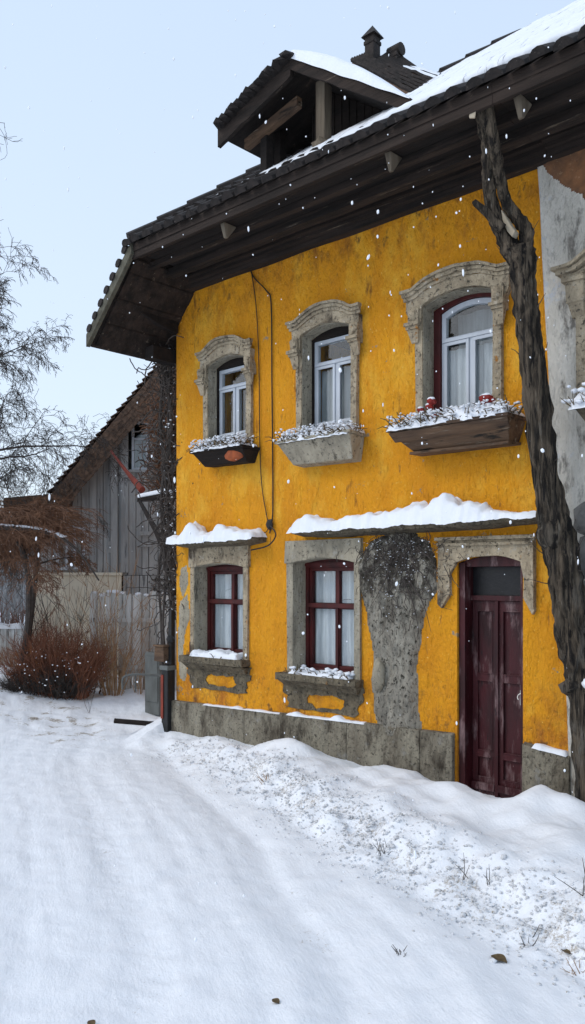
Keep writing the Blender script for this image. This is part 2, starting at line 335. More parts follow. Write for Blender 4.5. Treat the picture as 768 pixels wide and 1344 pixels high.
def upper_window(k, q):
    x0, x1, z0, zs, rise = q; yf = (.125, .145, .165)[k]
    c = MB()   # outer casing follows the arched head
    ap = arch(x0+.005, x1-.005, z0+.01, zs-.005, rise)
    t = .055 if k == 2 else .022
    inn = arch(x0+t+ (.03 if k == 2 else 0), x1-.02, z0+.05, zs-(.04 if k == 2 else .02), rise-.005 if k == 2 else .004)
    c.panel(ap, [inn], yf-.02, yf+.09)
    win = c.build('window', 'rpaint' if k == 2 else 'darkwood', house, label='arched upper window with dark casing and white sashes')
    fx0, fx1 = x0+t+(.032 if k == 2 else .002), x1-.022
    s = MB(); fz0, fz1 = z0+.052, zs-(.042 if k == 2 else .022)
    if k < 2: rise = .006
    zt = fz0+(fz1-fz0)*.72
    a2 = arch(fx0, fx1, fz0, fz1, rise-.007)
    xm = (fx0+fx1)/2
    th = .05
    ho = []
    ho.append([(fx0+th, zt+.035), (fx1-th, zt+.035)]+[(fx1-th+(fx0-fx1+2*th)*i/8, fz1-th+(rise)*(1-(2*i/8-1)**2)*.9) for i in range(9)])
    for (a, b) in ((fx0+th, xm-.035), (xm+.035, fx1-th)):
        ho.append([(a, fz0+th), (b, fz0+th), (b, zt-.03), (a, zt-.03)])
    s.panel(a2, ho, yf+.012, yf+.06)
    for (a, b) in ((fx0+th+.004, xm-.039), (xm+.039, fx1-th-.004)):   # casement mouldings
        frame_rect(s, a-.018, b+.018, fz0+th-.014, zt-.016, .032, yf-.004, yf+.0115)
    s.box(fx0+.02, fx1-.02, yf-.01, yf+.0118, zt-.012, zt+.018)
    s.build('sash_frame', 'wpaint', win, bevel=.003)
    gm = MB(); gm.box(fx0+.03, fx1-.03, yf+.034, yf+.038, fz0+.03, fz1+rise*.4)
    gm.build('glass', 'glass', win)
    if k == 2:
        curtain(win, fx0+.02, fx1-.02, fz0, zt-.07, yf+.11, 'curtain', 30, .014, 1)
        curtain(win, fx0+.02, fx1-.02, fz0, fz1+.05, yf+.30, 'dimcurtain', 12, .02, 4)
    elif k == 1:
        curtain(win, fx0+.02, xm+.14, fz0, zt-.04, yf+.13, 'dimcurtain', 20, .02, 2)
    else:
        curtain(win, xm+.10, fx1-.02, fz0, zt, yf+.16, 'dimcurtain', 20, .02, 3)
    # surround
    rise = q[4]
    o = .085 if k < 2 else .09
    sm = MB()
    hz = zs-.22      # jambs up to capital
    sm.panel([(x0-o, z0-.03), (x0-.001, z0-.03), (x0-.001, hz), (x0-o, hz)], [], -.045, -.001)
    sm.panel([(x1+.001, z0-.03), (x1+o, z0-.03), (x1+o, hz), (x1+.001, hz)], [], -.045, -.001)
    e = (.13, .15, .20)[k]
    def head(e, zb, top, rise_t, y0, lo_edge=True):
        pts = []
        n = 16
        for i in range(n+1):   # lower edge = opening arch
            u = i/n; pts.append((x0-.0+(x1-x0)*u, zs+rise*(1-(2*u-1)**2)+.0015))
        pts += [(x1+.001, hz), (x1+o+.05, hz), (x1+o+.05, hz+.12), (x1+e, hz+.19), (x1+e, zs+top)]
        L = x1-x0+2*e
        for i in range(n+1):
            u = i/n; x = x1+e-L*u
            b = max(0, 1-((x-(x0+x1)/2)/(L*.40))**2)
            pts.append((x, zs+top+rise_t*b))
        pts += [(x0-e, zs+top), (x0-e, hz+.19), (x0-o-.05, hz+.12), (x0-o-.05, hz), (x0-.001, hz)]
        q2 = [pts[0]]
        for p in pts[1:]:
            if abs(p[0]-q2[-1][0])+abs(p[1]-q2[-1][1]) > .002: q2.append(p)
        return q2
    sm.panel(head(e-.02, 0, .09, .115, -.07), [], -.075, -.001)
    # hood mouldings sweeping over the arch
    def band(eo, zlo, zhi, rise_b, y0):
        L = x1-x0+2*eo; n = 26; low = []; up = []
        for i in range(n+1):
            x = x0-eo+L*i/n; b = max(0, 1-((x-(x0+x1)/2)/(L*.40))**2)
            b = b*b*(3-2*b)*.4+b*.6
            low.append((x, zs+zlo+rise_b*b)); up.append((x, zs+zhi+rise_b*b))
        sm.panel(low+up[::-1], [], y0, -.076)
    band(e+.005, .085, .12, .115, -.09); band(e+.012, .1205, .155, .117, -.112); band(e+.022, .1555, .185, .12, -.132)
    for sx, d in ((x0-o-.04, 1), (x1+.0, -1)):   # capitals
        a, b = (sx-.02, sx+o+.03) if d == 1 else (sx+.01, sx+o+.06)
        sm.box(a, b, -.115, -.0755, hz+.005, hz+.035); sm.box(a-.012, b+.012, -.135, -.0757, hz+.0355, hz+.07)
        sm.box(a+.012, b-.012, -.10, -.0756, hz+.075, hz+.20)
        sm.blob(((a+b)/2, -.10, hz+.14), .05, (1,.6,1.2), .5, sx)
        sm.hexa([(a+.03,-.06,hz-.13),(b-.03,-.06,hz-.13),(b-.03,-.046,hz-.13),(a+.03,-.046,hz-.13)], [(a+.005,-.10,hz+.004),(b-.005,-.10,hz+.004),(b-.005,-.046,hz+.004),(a+.005,-.046,hz+.004)])
    # keystone-ish roughness on the frieze
    sm.jitter(.012, 5); sm.jitter(.006, 17)
    sm.build('window_surround', 'stone', house, bevel=.006)
    lining(q, -.0305, yf-.021)
for k, q in enumerate(UP): upper_window(k, q)

# --- lower windows
def lower_window(k, q):
    x0, x1, z0, zs, rise = q; yf = .21
    c = MB(); t = .055
    c.panel(arch(x0+.004, x1-.004, z0+.01, zs-.004, rise), [[(x0+t, z0+.06), (x1-t, z0+.06), (x1-t, zs-.05), (x0+t, zs-.05)]], yf-.02, yf+.08)
    c.box(x0+.02, x1-.02, yf-.045, yf-.0205, zs-.03, zs+.01)
    win = c.build('window', 'rpaint', house, label='lower window with dark red cross frame and pale curtains')
    s = MB(); a, b, zb, zt = x0+t+.001, x1-t-.001, z0+.061, zs-.051
    zm = zb+(zt-zb)*.62; xm = (a+b)/2+.02
    f = .038
    ho = []
    for (p, q2) in ((a+f, xm-.028), (xm+.028, b-f)):
        for (u, v) in ((zb+f, zm-.035), (zm+.035, zt-f)): ho.append([(p, u), (q2, u), (q2, v), (p, v)])
    s.panel([(a, zb), (b, zb), (b, zt), (a, zt)], ho, yf+.0, yf+.05)
    s.box(a+.002, b-.002, yf-.03, yf-.0005, zm-.022, zm+.03); s.box(xm-.02, xm+.02, yf-.018, yf-.0006, zb, zm-.023)
    s.build('sash_frame', 'rpaint', win, bevel=.004)
    gm = MB(); gm.box(a+.02, b-.02, yf+.026, yf+.030, zb+.02, zt-.02); gm.build('glass', 'glass', win)
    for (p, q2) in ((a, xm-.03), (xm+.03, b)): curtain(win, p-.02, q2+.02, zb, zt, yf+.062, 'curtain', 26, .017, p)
    o = .07 if k == 0 else .08
    sm = MB(); oo = .07
    sm.panel([(x0-o, z0-.05), (x0-.001, z0-.05), (x0-.001, zs), (x0-o, zs)], [], -.035, -.001)
    sm.panel([(x1+.001, z0-.05), (x1+oo, z0-.05), (x1+oo, zs), (x1+.001, zs)], [], -.035, -.001)
    sm.panel([(x0-o-.02, zs+.001), (x0-.002, zs+.001)]+[(x0+(x1-x0)*i/12, zs+.002+rise*(1-(2*i/12-1)**2)) for i in range(13)]+[(x1+.002, zs+.001), (x1+oo+.02, zs+.001), (x1+oo+.02, 2.51), (x0-o-.02, 2.51)], [], -.05, -.001)
    sm.jitter(.012, 5)
    sm.build('window_surround', 'stonegrey' if k else 'stone', house, bevel=.006); lining(q, -.0305, yf-.021)
    ss = MB(); ss.box(x0-.16, x1+.09, -.15, yf-.02, z0-.07, z0+.005)
    ss.hexa([(x0-.10,-.05,z0-.16),(x1+.05,-.05,z0-.16),(x1+.05,-.001,z0-.16),(x0-.10,-.001,z0-.16)], [(x0-.15,-.13,z0-.071),(x1+.08,-.13,z0-.071),(x1+.08,-.001,z0-.071),(x0-.15,-.001,z0-.071)])
    ss.jitter(.025, 4); ss.jitter(.012, 15)
    ss.build('sill', 'stain', house, bevel=.008)
    ap = MB(); pts = []
    for i in range(40):   # ragged apron of bare render
        a2 = 2*math.pi*i/40; cx = (x0+x1)/2-.03; hw = (x1-x0)/2+.13; hh = .17
        px = max(-1, min(1, 1.5*math.cos(a2))); pz = max(-1, min(1, 1.5*math.sin(a2)))
        pts.append((cx+px*hw*(1-.12*(pz < 0))+.07*N(i*.9, k)+.03*N(i*3.1, k), z0-.24+pz*hh+.05*N(i*.9, 4+k)+.03*N(i*3.3, k)))
    cx = (x0+x1)/2-.03
    hole = [(cx+.05+.27*math.copysign(abs(math.cos(-a3))**.6, math.cos(-a3))+.07*N(a3*2.1, k*3), z0-.29+.075*math.copysign(abs(math.sin(-a3))**.7, math.sin(-a3))+.05*N(a3*2.3, 3+k)) for a3 in [2*math.pi*i/30 for i in range(30)]]
    ap.panel(pts, [hole], -.014, -.001); ap.build('render_patch', 'stain', house, label='dirty bare patch under the sill')
    sn = MB(); sn.snowcap(x0+.02, x1-.02, -.14, yf-.03, lambda x, y: z0+.003, lambda x: .10 if k == 0 else .04, 4+k, .02, .06, .01)
    for i in range(26 if k == 0 else 34):
        sn.blob((random.uniform(x0, x1), random.uniform(-.14, .1), z0+.03+random.random()*.05), random.uniform(.012, .035), (1.3,1,.7), .4, i, False)
    sn.build('sill_snow', 'snow', house, smooth=True)
    dp = MB()
    for i in range(46 if k else 18):
        p = Vector((random.uniform(x0-.02, x1+.03), random.uniform(-.16, .05), z0+.01)); d = Vector((random.gauss(0,1), random.gauss(-.3,.6), random.uniform(.1,1))).normalized()
        dp.tube([p, p+d*.06, p+d*.1+Vector((0,0,-.03))], [.006,.004,.002], 4)
    dp.build('dead_plants', 'deadplant', house)
for k, q in enumerate(LO): lower_window(k, q)

# --- door
x0, x1, _, zs, rise = DO; yd = .16
d = MB()
dpn = MB(); zt = 1.86
# leaf frame with recessed panels
leafs = []
hx = (x0+x1)/2
for (a, b) in ((x0+.075, hx-.004), (hx+.004, x1-.045)):
    holes = [[(a+.055, .14), (b-.05, .14), (b-.05, .34), (a+.055, .34)], [(a+.055, .40), (b-.05, .40), (b-.05, 1.08), (a+.055, 1.08)],
             [(a+.055, 1.15), (b-.05, 1.15), (b-.05, 1.76), (a+.055, 1.76)]]
    dpn.panel([(a, -.2), (b, -.2), (b, zt), (a, zt)], holes, yd, yd+.05)
    dpn.box(a+.01, b-.01, yd+.025, yd+.045, -.15, zt-.01)
    for h in holes: frame_rect(dpn, h[0][0]-.006, h[1][0]+.006, h[0][1]-.006, h[2][1]+.006, .012, yd-.006, yd+.02)
dpn.box(hx-.018, hx+.018, yd-.025, yd-.0005, -.2, zt)
dpn.box(x0+.08, hx-.02, yd-.035, yd-.001, .02, .09); dpn.box(hx+.02, x1-.05, yd-.035, yd-.001, .02, .09)
door = dpn.build('door', 'door', house, label='scuffed dark red double door', bevel=.004)
h = MB(); h.box(x1-.11, x1-.075, yd-.006, yd-.0005, .88, 1.02)
h.tube([(x1-.092+.03*math.sin(a), yd-.03-.01*math.cos(a), .96-.03*math.cos(a)) for a in [i*.52 for i in range(12)]], .006, 6)
h.build('door_handle', 'handle', door, smooth=False)
f = MB()
f.box(x0+.002, x0+.07, .03, yd+.08, -.25, zs); f.box(x1-.04, x1-.002, .03, yd+.08, -.25, zs)
f.box(x0+.071, x1-.041, yd-.03, yd+.07, zt+.001, zt+.05)
f.panel([(x0+.003, zs-.04)]+[(x1-.003, zs-.04)]+[(x1-.003+(x0-x1+.006)*i/10, zs+.0005+(rise-.005)*(1-(2*i/10-1)**2)) for i in range(11)], [], .05, yd+.07)
f.build('door_frame', 'door', house, bevel=.004)
gm = MB(); gm.box(x0+.071, x1-.041, yd+.02, yd+.024, zt+.051, zs-.041); gm.build('transom_glass', 'darkglass', house)
b = MB(); b.box(x0-.05, x1+.05, .351, .36, -.2, zs+.15); b.build('hall_back', 'dark', house)
sm = MB()   # door surround: lintel with hanging ears
L, Rr = x0-.20, x1+.13
low = [(x0+(x1-x0)*i/14, zs+.002+rise*(1-(2*i/14-1)**2)) for i in range(15)]
sm.panel([(L, 1.82), (L+.04, 1.78), (x0-.06, 1.92), (x0-.06, 2.12), (x0-.001, zs-.02)]+low+[(x1+.001, zs-.02), (x1+.03, 2.06), (x1+.03, 1.90), (Rr-.02, 1.74), (Rr, 1.78), (Rr, 2.44), (L, 2.44)], [], -.045, -.001)
sm.box(L-.02, Rr+.02, -.085, -.001, 2.4405, 2.475); sm.box(L+.0, Rr+.0, -.065, -.0455, 2.385, 2.4045+.01)
sm.box(Rr-.03, Rr+.001, -.06, -.0455, 1.80, 2.38)
sm.jitter(.014, 5)
sm.build('door_surround', 'stone', house, bevel=.006)

# --- snow ledges
def ledge(xa, xb, z, depth, hfun, seed, bend=0):
    m = MB(); n = 30
    pts_b = []
    for i in range(n):
        u0, u1 = i/n, (i+1)/n
        a = xa+(xb-xa)*u0; b = xa+(xb-xa)*u1
        za = z+bend*(u0-.5)+.02*N(a*3, seed); zb = z+bend*(u1-.5)+.02*N(b*3, seed)
        da = depth+.03*N(a*5, seed); db = depth+.03*N(b*5, seed)
        ta = .02+.035*min(1, u0*6, (1-u0)*6); tb = .02+.035*min(1, u1*6, (1-u1)*6)
        m.hexa([(a,-da+.03,za-ta),(b,-db+.03,zb-tb),(b,-.001,zb-tb-.03),(a,-.001,za-ta-.03)], [(a,-da,za),(b,-db,zb),(b,-.001,zb+.01),(a,-.001,za+.01)])
    o = m.build('ledge', 'stain', house, label='rough ledge under a bank of snow')
    s = MB(); s.snowcap(xa-.02, xb+.01, -depth-.03, .0, lambda x, y: z+bend*((x-xa)/(xb-xa)-.5)+.006+.02*N(x*3, seed), hfun, seed, .022, .09, .03)
    s.jitter(.016, 9); s.jitter(.010, 26)
    s.build('snow_cap', 'snow', o, smooth=True)
def h1(x):
    return .08+.17*math.exp(-((x+8.22)/.14)**2)+.11*math.exp(-((x+7.55)/.28)**2)+.05*math.exp(-((x+8.7)/.2)**2)
def h2(x):
    return .10+.13*math.exp(-((x+6.26)/.12)**2)+.07*math.exp(-((x+5.6)/.5)**2)+.20*math.exp(-((x+4.55)/.42)**2)-.05*(x > -4.0)
ledge(-8.58, -7.02, 2.55, .24, h1, 1, .02)
ledge(-6.42, -3.42, 2.62, .24, h2, 8, .03)
# --- bare cement scar between window and door
pp = [(512,698),(535,690),(552,705),(566,716),(572,740),(575,775),(562,795),(552,830),(547,870),(549,920),(553,966),(524,972),(495,960),(490,905),(490,850),(481,800),(470,765),(474,735),(486,712)]
sp = [at(px, py, 0) for px, py in pp]
poly = []
for i in range(len(sp)):
    a, b = sp[i], sp[(i+1) % len(sp)]
    for k in range(4):
        p = a.lerp(b, k/4); poly.append((p.x+.05*N(i*1.7+k*.43, 1)+.025*N(i*5.3+k*1.3, 4), p.z+.05*N(i*1.7+k*.43, 7)+.02*N(i*5.1+k*1.3, 2)))
poly = poly[::-1]
def relief(poly, base, amp, name, mat, res=.022, label=None, par=None, sc=6, y0=0.0):
    """raised irregular slab: grid inside the polygon, thickness falls to nothing at its edge"""
    xs = [p[0] for p in poly]; zs_ = [p[1] for p in poly]
    def inside(x, z):
        c = False; j = len(poly)-1
        for i in range(len(poly)):
            xi, zi = poly[i]; xj, zj = poly[j]
            if (zi > z) != (zj > z) and x < (xj-xi)*(z-zi)/(zj-zi)+xi: c = not c
            j = i
        return c
    def dist(x, z):
        dm = 9; j = len(poly)-1
        for i in range(len(poly)):
            ax, az = poly[j]; bx, bz = poly[i]; dx, dz = bx-ax, bz-az
            t = max(0, min(1, ((x-ax)*dx+(z-az)*dz)/(dx*dx+dz*dz+1e-9)))
            dm = min(dm, math.hypot(x-ax-dx*t, z-az-dz*t)); j = i
        return dm
    nx = int((max(xs)-min(xs))/res)+1; nz = int((max(zs_)-min(zs_))/res)+1; m = MB(); idx = {}
    for j in range(nz+1):
        for i in range(nx+1):
            x = min(xs)+i*res; z = min(zs_)+j*res
            dd = dist(x, z); ins = inside(x, z)
            if ins or dd < res*1.2:
                e = min(1, dd/.06)**.7 if ins else 0
                t = base*e-.003*(1-e)+amp*FB(x*sc, z*sc*.5, 3)*e
                idx[i, j] = len(m.v); m.v.append(Vector((x, y0-.004-max(0, t) if ins else y0+.004, z)))
    for (i, j) in idx:
        q = [(i, j), (i+1, j), (i+1, j+1), (i, j+1)]
        if all(k in idx for k in q): m.f.append(tuple(idx[k] for k in q))
    return m.build(name, mat, par, label=label, smooth=True)
relief(poly, .055, .075, 'plaster_scar', 'scar', par=house, label='trunk-shaped patch of bare grey cement')
m = MB(); p = at(497, 885, -.06); m.blob(p, .10, (.75,.6,1.9), .35, 4); m.build('stone_boss', 'stonegrey', house, smooth=True)
cr_o = root('dry_creeper', at(522, 800, -.08), 'frosted dry creeper twigs over the top of the grey cement patch beside the door', 'creeper')
m = MB(); rnd = random.Random(19)
for i in range(330):
    p = at(526+rnd.gauss(0, 24), 712+abs(rnd.gauss(0, 38)), -.075); d = Vector((rnd.gauss(0,.8), rnd.gauss(-.1,.2), rnd.gauss(.1,.8))).normalized(); pts = [p]
    for k in range(rnd.randint(4, 9)): d = (d+Vector((rnd.gauss(0,.35), rnd.gauss(0,.1), rnd.gauss(-.03,.35)))).normalized(); p = p+d*.028; p.y = min(-.05, max(-.15, p.y)); pts.append(p)
    m.tube(pts, rnd.uniform(.002,.0045), 4, cap=False)
for (a, b, c, e) in ((540,740,572,788),(536,760,566,830),(548,720,578,760),(505,730,474,760),(510,750,484,800),(530,760,552,850),(520,700,540,690)):
    m.tube(smoothp([at(a,b,-.08), at((a+c)/2+4,(b+e)/2-4,-.10), at(c,e,-.05)]), [.009*(1-i/14) for i in range(13)], 5)
m.build('stems', 'twigdark', cr_o)
m = MB()
for i in range(170): m.blob(at(524+rnd.gauss(0, 28), 708+abs(rnd.gauss(0, 45)), rnd.uniform(-.12, -.07)), rnd.uniform(.003,.0075), (1.3,1,.7), .6, i, False)
m.build('snow_specks', 'snow', cr_o)
# peeled patches on the left pier
for (q, sd) in (([(236,790),(246,780),(250,810),(243,830),(240,860),(246,880),(243,895),(236,890),(233,850)], 1), ([(238,745),(246,742),(247,768),(240,785),(235,765)], 2)):
    pl = [(at(a, b, 0).x, at(a, b, 0).z) for a, b in q][::-1]
    relief(pl, .006, .006, 'render_patch', 'stonegrey', par=house, label='peeled strip near the corner')
pl = [(at(a, b, 0).x, at(a, b, 0).z) for a, b in [(248,842),(254,840),(256,868),(249,872)]][::-1]
relief(pl, .008, .006, 'render_patch', 'rpaint', par=house, label='small dark red flaking patch')

# --- roof
EY = -1.1; EZ = 6.05; MS = .76; MH = 1.07
XA = -8.22; XB = -9.08; ZB = EZ-(XA-XB)*MH
YR = 3.0; ZR = EZ+MS*(YR-EY); XRI = XA+(ZR-EZ)/MH
XE = -3.40            # right end of this house's roof
def rz(y): return EZ+MS*(y-EY)
rm = MB(); t = .09
def slab(mb, P, dz):
    n = len(P); mb.add([Vector(p) for p in P]+[Vector(p)-Vector((0,0,dz)) for p in P], [tuple(range(n)), tuple(range(2*n-1, n-1, -1))]+[((i+1) % n, i, i+n, (i+1) % n+n) for i in range(n)])
slab(rm, [(XA,EY,EZ),(XE,EY,EZ),(XE,YR,ZR),(XRI,YR,ZR)], t)
slab(rm, [(XE,7.1,EZ),(XA,7.1,EZ),(XRI,YR+.003,ZR),(XE,YR+.003,ZR)], t)
slab(rm, [(XB,7.1,ZB),(XB,EY,ZB),(XA-.003,EY,EZ),(XRI-.003,YR,ZR),(XA-.003,7.1,EZ)], t)
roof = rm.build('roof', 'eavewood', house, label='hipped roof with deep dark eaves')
def rolls(mb, xa, xb, pitch=.195, smax=3.4, course=.36):
    x = xa; k = 0
    while x < xb:
        s = -.07+.025*random.random(); c = 0
        # roll runs up the slope until the hip
        ymax = min(YR, EY+(x-XA)*MH/MS) if x < XRI else YR
        ln = min(smax, math.hypot(ymax-EY, (ymax-EY)*MS))
        while s < ln:
            e = min(s+course, ln+.02); r0 = .072+.006*random.random(); r1 = .06; lift = random.uniform(.0, .012)
            n = 7; vs = []
            for (ss, r, up) in ((s, r0, .015+lift), (e, r1, 0)):
                yy = EY+ss*.796; zz = EZ+ss*.605
                for i in range(n):
                    a = math.pi*i/(n-1); q = r*math.sin(a)+up
                    vs.append((x+r*math.cos(a)*1.12+.004*N(k, c), yy-q*.605, zz+q*.796))
            fs = [(i, i+1, i+n+1, i+n) for i in range(n-1)]
            # thickness lip at the front
            b = len(vs)
            for i in range(n):
                a = math.pi*i/(n-1); r = r0-.018; q = r*math.sin(a)+.015+lift
                yy = EY+s*.796; zz = EZ+s*.605
                vs.append((x+r*math.cos(a)*1.12, yy-q*.605+.001, zz+q*.796))
            fs += [(i, b+i, b+i+1, i+1) for i in range(n-1)]
            # dark fill inside the mouth
            fs.append(tuple(range(b, b+n)))
            mb.add(vs, fs)
            s = e; c += 1
        x += pitch; k += 1
tm = MB(); rolls(tm, XA+.02, XE)
# verge bumps and side slope courses
n = 7
for i in range(n):
    u = (i+.5)/n; x = XA+(XB-XA)*u; z = EZ+(ZB-EZ)*u
    tm.tube([(x, EY-.05, z+.02), (x, EY+.35, z+.03)], [.058,.05], 8, squash=.7)
for j in range(26):
    y = EY+.1+j*.19
    tm.tube([(XB-.04, y, ZB+.02), (XB+.35, y, ZB+.02+.35*MH), ], [.07,.06], 8)
# ridge rolls along the hip
for i in range(14):
    a = Vector((XA, EY, EZ)).lerp(Vector((XRI, YR, ZR)), i/14); b = Vector((XA, EY, EZ)).lerp(Vector((XRI, YR, ZR)), (i+1.1)/14)
    tm.tube([a+Vector((0,0,.05)), b+Vector((0,0,.03))], [.10,.085], 8)
tm.build('roof_tiles', 'tile', roof)
def roofsnow(xa, xb, par, seed=0, streak=True):
    m = MB(); xs = []; x = xa
    while x < xb: xs.append(x); x += .05
    xs.append(xb); ss = [.10, .10, .115, .14, .18, .24, .32, .42, .6, .8, 1.05, 1.3, 1.6, 2.0, 2.5, 3.0, 3.6, 4.2, 4.9]
    V = []; ok = {}
    for j, s in enumerate(ss):
        for i, x in enumerate(xs):
            th = max(0, min(1, (x+7.2)/3.4))     # thickens to the right
            start = .09+.18*(1-th)
            s2 = s+start+.03*N(x*6, seed)+.015*math.sin(x*2*math.pi/.195)
            ymax = min(YR, EY+max(0, x-XA)*MH/MS)
            smax = max(0.0, math.hypot(ymax-EY, (ymax-EY)*MS)+.05)
            cl = s2 > smax; s2 = min(s2, smax)
            e = [-.3, .3, .62, .8, .9, .97][j] if j < 6 else 1
            if cl: e = min(e, .3)
            q = .050+(.012+.062*th)*e*(1+.35*N(x*2.5, s2*2.5, seed))+.02*e*N(x*9, s2*4, seed)*(1 if s2 > .3 else .4)
            if e < 0: q = .03
            yy = EY+s2*.796-q*.605; zz = EZ+s2*.605+q*.796
            m.v.append(Vector((x, yy, zz)))
    nx = len(xs)
    for j in range(len(ss)-1):
        for i in range(nx-1):
            a = j*nx+i; m.f.append((a, a+1, a+nx+1, a+nx))
    return m.build('roof_snow', 'oldsnow' if streak else 'snow', par, smooth=True)
roofsnow(-7.45, XE, roof, 2, True)
f = MB(); f.box(XA+.02, XE, EY+.01, EY+.045, EZ-.17, EZ-.03); f.box(XA+.02, XE, EY+.0455, EY+.16, EZ-.115, EZ-.095)
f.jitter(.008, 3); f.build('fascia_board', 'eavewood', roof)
sf = MB(); 
for i in range(7):
    a = EY+.165+i*.157; sf.box(XA+.10, XE, a, a+.152, EZ-.115-.004*(i % 2), EZ-.0955)
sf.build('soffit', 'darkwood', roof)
# end soffit boards under the lower slope, parallel to its eave
se = MB(); n = 7
for i in range(n):
    u0 = i/n; u1 = (i+.93)/n
    a = Vector((XB+.03, 0, ZB-.10)).lerp(Vector((XA+.0, 0, EZ-.12)), u0); b = Vector((XB+.03, 0, ZB-.10)).lerp(Vector((XA+.0, 0, EZ-.12)), u1)
    dz = .012*(i % 2)
    se.hexa([(a.x,EY+.08,a.z-.02-dz),(b.x,EY+.08,b.z-.02-dz),(b.x,6.5,b.z-.02-dz),(a.x,6.5,a.z-.02-dz)], [(a.x,EY+.08,a.z),(b.x,EY+.08,b.z),(b.x,6.5,b.z),(a.x,6.5,a.z)])
se.build('end_soffit', 'eavewood', roof)
vb = MB(); P0 = Vector((XB-.02, EY-.03, ZB+.02)); P1 = Vector((XA+.06, EY-.03, EZ+.03))
vb.hexa([P0+Vector((0,0,-.15)), P1+Vector((0,0,-.15)), P1+Vector((0,.06,-.15)), P0+Vector((0,.06,-.15))], [P0, P1, P1+Vector((0,.06,0)), P0+Vector((0,.06,0))])
vb.jitter(.012, 4); vb.build('verge_board', 'verge', roof)
vb = MB(); vb.box(XB-.015, XB+.03, EY+.031, 7.0, ZB-.12, ZB+.0); vb.build('eave_board', 'eavewood', roof)
for (y0_, y1_, z0_, z1_) in ((-.10,-.001,5.80,5.862), (-.16,-.001,5.865,5.90), (-.22,-.001,5.903,5.932), (-.52,-.40,5.84,5.93), (-.80,-.72,5.86,5.93)):
    n = 26; cb = MB()
    for i in range(n):
        a = XL-.05+(XE-XL+.05)*i/n; b = XL-.05+(XE-XL+.05)*(i+1)/n
        s1 = .012*N(a*1.5, y0_*9); s2 = .012*N(b*1.5, y0_*9)
        cb.hexa([(a,y0_+s1,z0_+s1),(b,y0_+s2,z0_+s2),(b,y1_,z0_+s2),(a,y1_,z0_+s1)], [(a,y0_+s1,z1_),(b,y0_+s2,z1_),(b,y1_,z1_),(a,y1_,z1_)])
    cb.build('cornice_board' if y1_ > -.1 else 'eave_beam', 'eavewood', house)
for px, py in ((302, 290), (518, 197), (688, 104)):
    p = at(px, py, -.86); b = MB(); b.hexa([(p.x-.015,-.93,5.77),(p.x+.015,-.93,5.77),(p.x+.02,-.90,5.77),(p.x-.02,-.90,5.77)], [(p.x-.035,-.97,5.93),(p.x+.035,-.97,5.93),(p.x+.035,-.78,5.93),(p.x-.035,-.78,5.93)])
    b.jitter(.015, 8); b.build('bracket', 'postwood', house, bevel=.006)
b = MB(); b.hexa([(-8.72,-.30,5.35),(-8.62,-.30,5.35),(-8.62,-.02,5.30),(-8.72,-.02,5.30)], [(-8.74,-1.0,5.55),(-8.62,-1.0,5.55),(-8.62,-.02,5.62),(-8.74,-.02,5.62)])
b.box(-8.92,-8.75,-.35,.15,4.95,5.12); b.jitter(.02, 5); b.build('corner_beam', 'darkwood', house, bevel=.01)

# --- dormer
dm = MB()
pk = at(387, 82, -.86); lf = at(292, 176, -.86); rt = at(545, 136, -.86)
yb = 1.9
def dslab(mb, a, b, y0, y1, th, lift=0):
    mb.hexa([(a.x,y0,a.z-th+lift),(b.x,y0,b.z-th+lift),(b.x,y1,b.z-th+lift),(a.x,y1,a.z-th+lift)], [(a.x,y0,a.z+lift),(b.x,y0,b.z+lift),(b.x,y1,b.z+lift),(a.x,y1,a.z+lift)])
dslab(dm, lf, pk, -.84, yb, .05); dslab(dm, pk+Vector((.001,0,0)), rt, -.84, yb, .05)
dormer = dm.build('dormer', 'darkwood', house, label='open timber dormer with a snow covered gable roof')
dt = MB()
for j in range(14):      # tile courses on the left slope, visible at the rake
    u = j/14; a = pk.lerp(lf, u)
    for i in range(9):
        y = -.90+i*.3
        dt.blob((a.x, y, a.z+.025), .085, (1.1,2.0,.55), .35, j+i*3, False)
dt.build('dormer_tiles', 'tile', dormer)
db = MB()
for (a, b, th, y0, y1) in ((lf, pk, .17, -.93, -.885), (pk, rt, .10, -.93, -.885)):
    n = 14
    for i in range(n):
        p = a.lerp(b, i/n); q = a.lerp(b, (i+1)/n); s1 = .015*N(i*.9, 3); s2 = .015*N(i*.9+.9, 3)
        db.hexa([(p.x,y0,p.z-th+s1),(q.x,y0,q.z-th+s2),(q.x,y1,q.z-th+s2),(p.x,y1,p.z-th+s1)], [(p.x,y0,p.z+.02),(q.x,y0,q.z+.02),(q.x,y1,q.z+.02),(p.x,y1,p.z+.02)])
db.build('barge_board', 'eavewood', dormer)
db = MB(); a = lf+Vector((.18,0,-.06)); b = pk+Vector((-.12,0,-.22)); dslab(db, a, b, -.70, -.62, .10); db.build('collar_rafter', 'boxwood', dormer)
ds = MB(); xs = [pk.x-.05+(rt.x-.0-pk.x+.05)*i/40 for i in range(41)]; ys = [-.95,-.95,-.94,-.92,-.88,-.8,-.6,-.3,0,.4,.8,1.2,1.6]; E = [-.5,.2,.6,.85,.95,1,1,1,1,1,1,1,1]
for j, y in enumerate(ys):
    for i, x in enumerate(xs):
        u = (x-pk.x)/(rt.x-pk.x); zb = pk.z+(rt.z-pk.z)*max(0, u); th = (.035+.14*max(0, math.sin(math.pi*min(1, max(0, u*.9+.15)))))
        ed = min(1, (1-u)*12, (i+1)/3)
        ds.v.append(Vector((x, y+.015*N(x*5, 2), zb+.02+(th*E[j]*ed if E[j] > 0 else -.01)+.012*N(x*5, y*5))))
ds.f = [(j*41+i, j*41+i+1, (j+1)*41+i+1, (j+1)*41+i) for j in range(12) for i in range(40)]
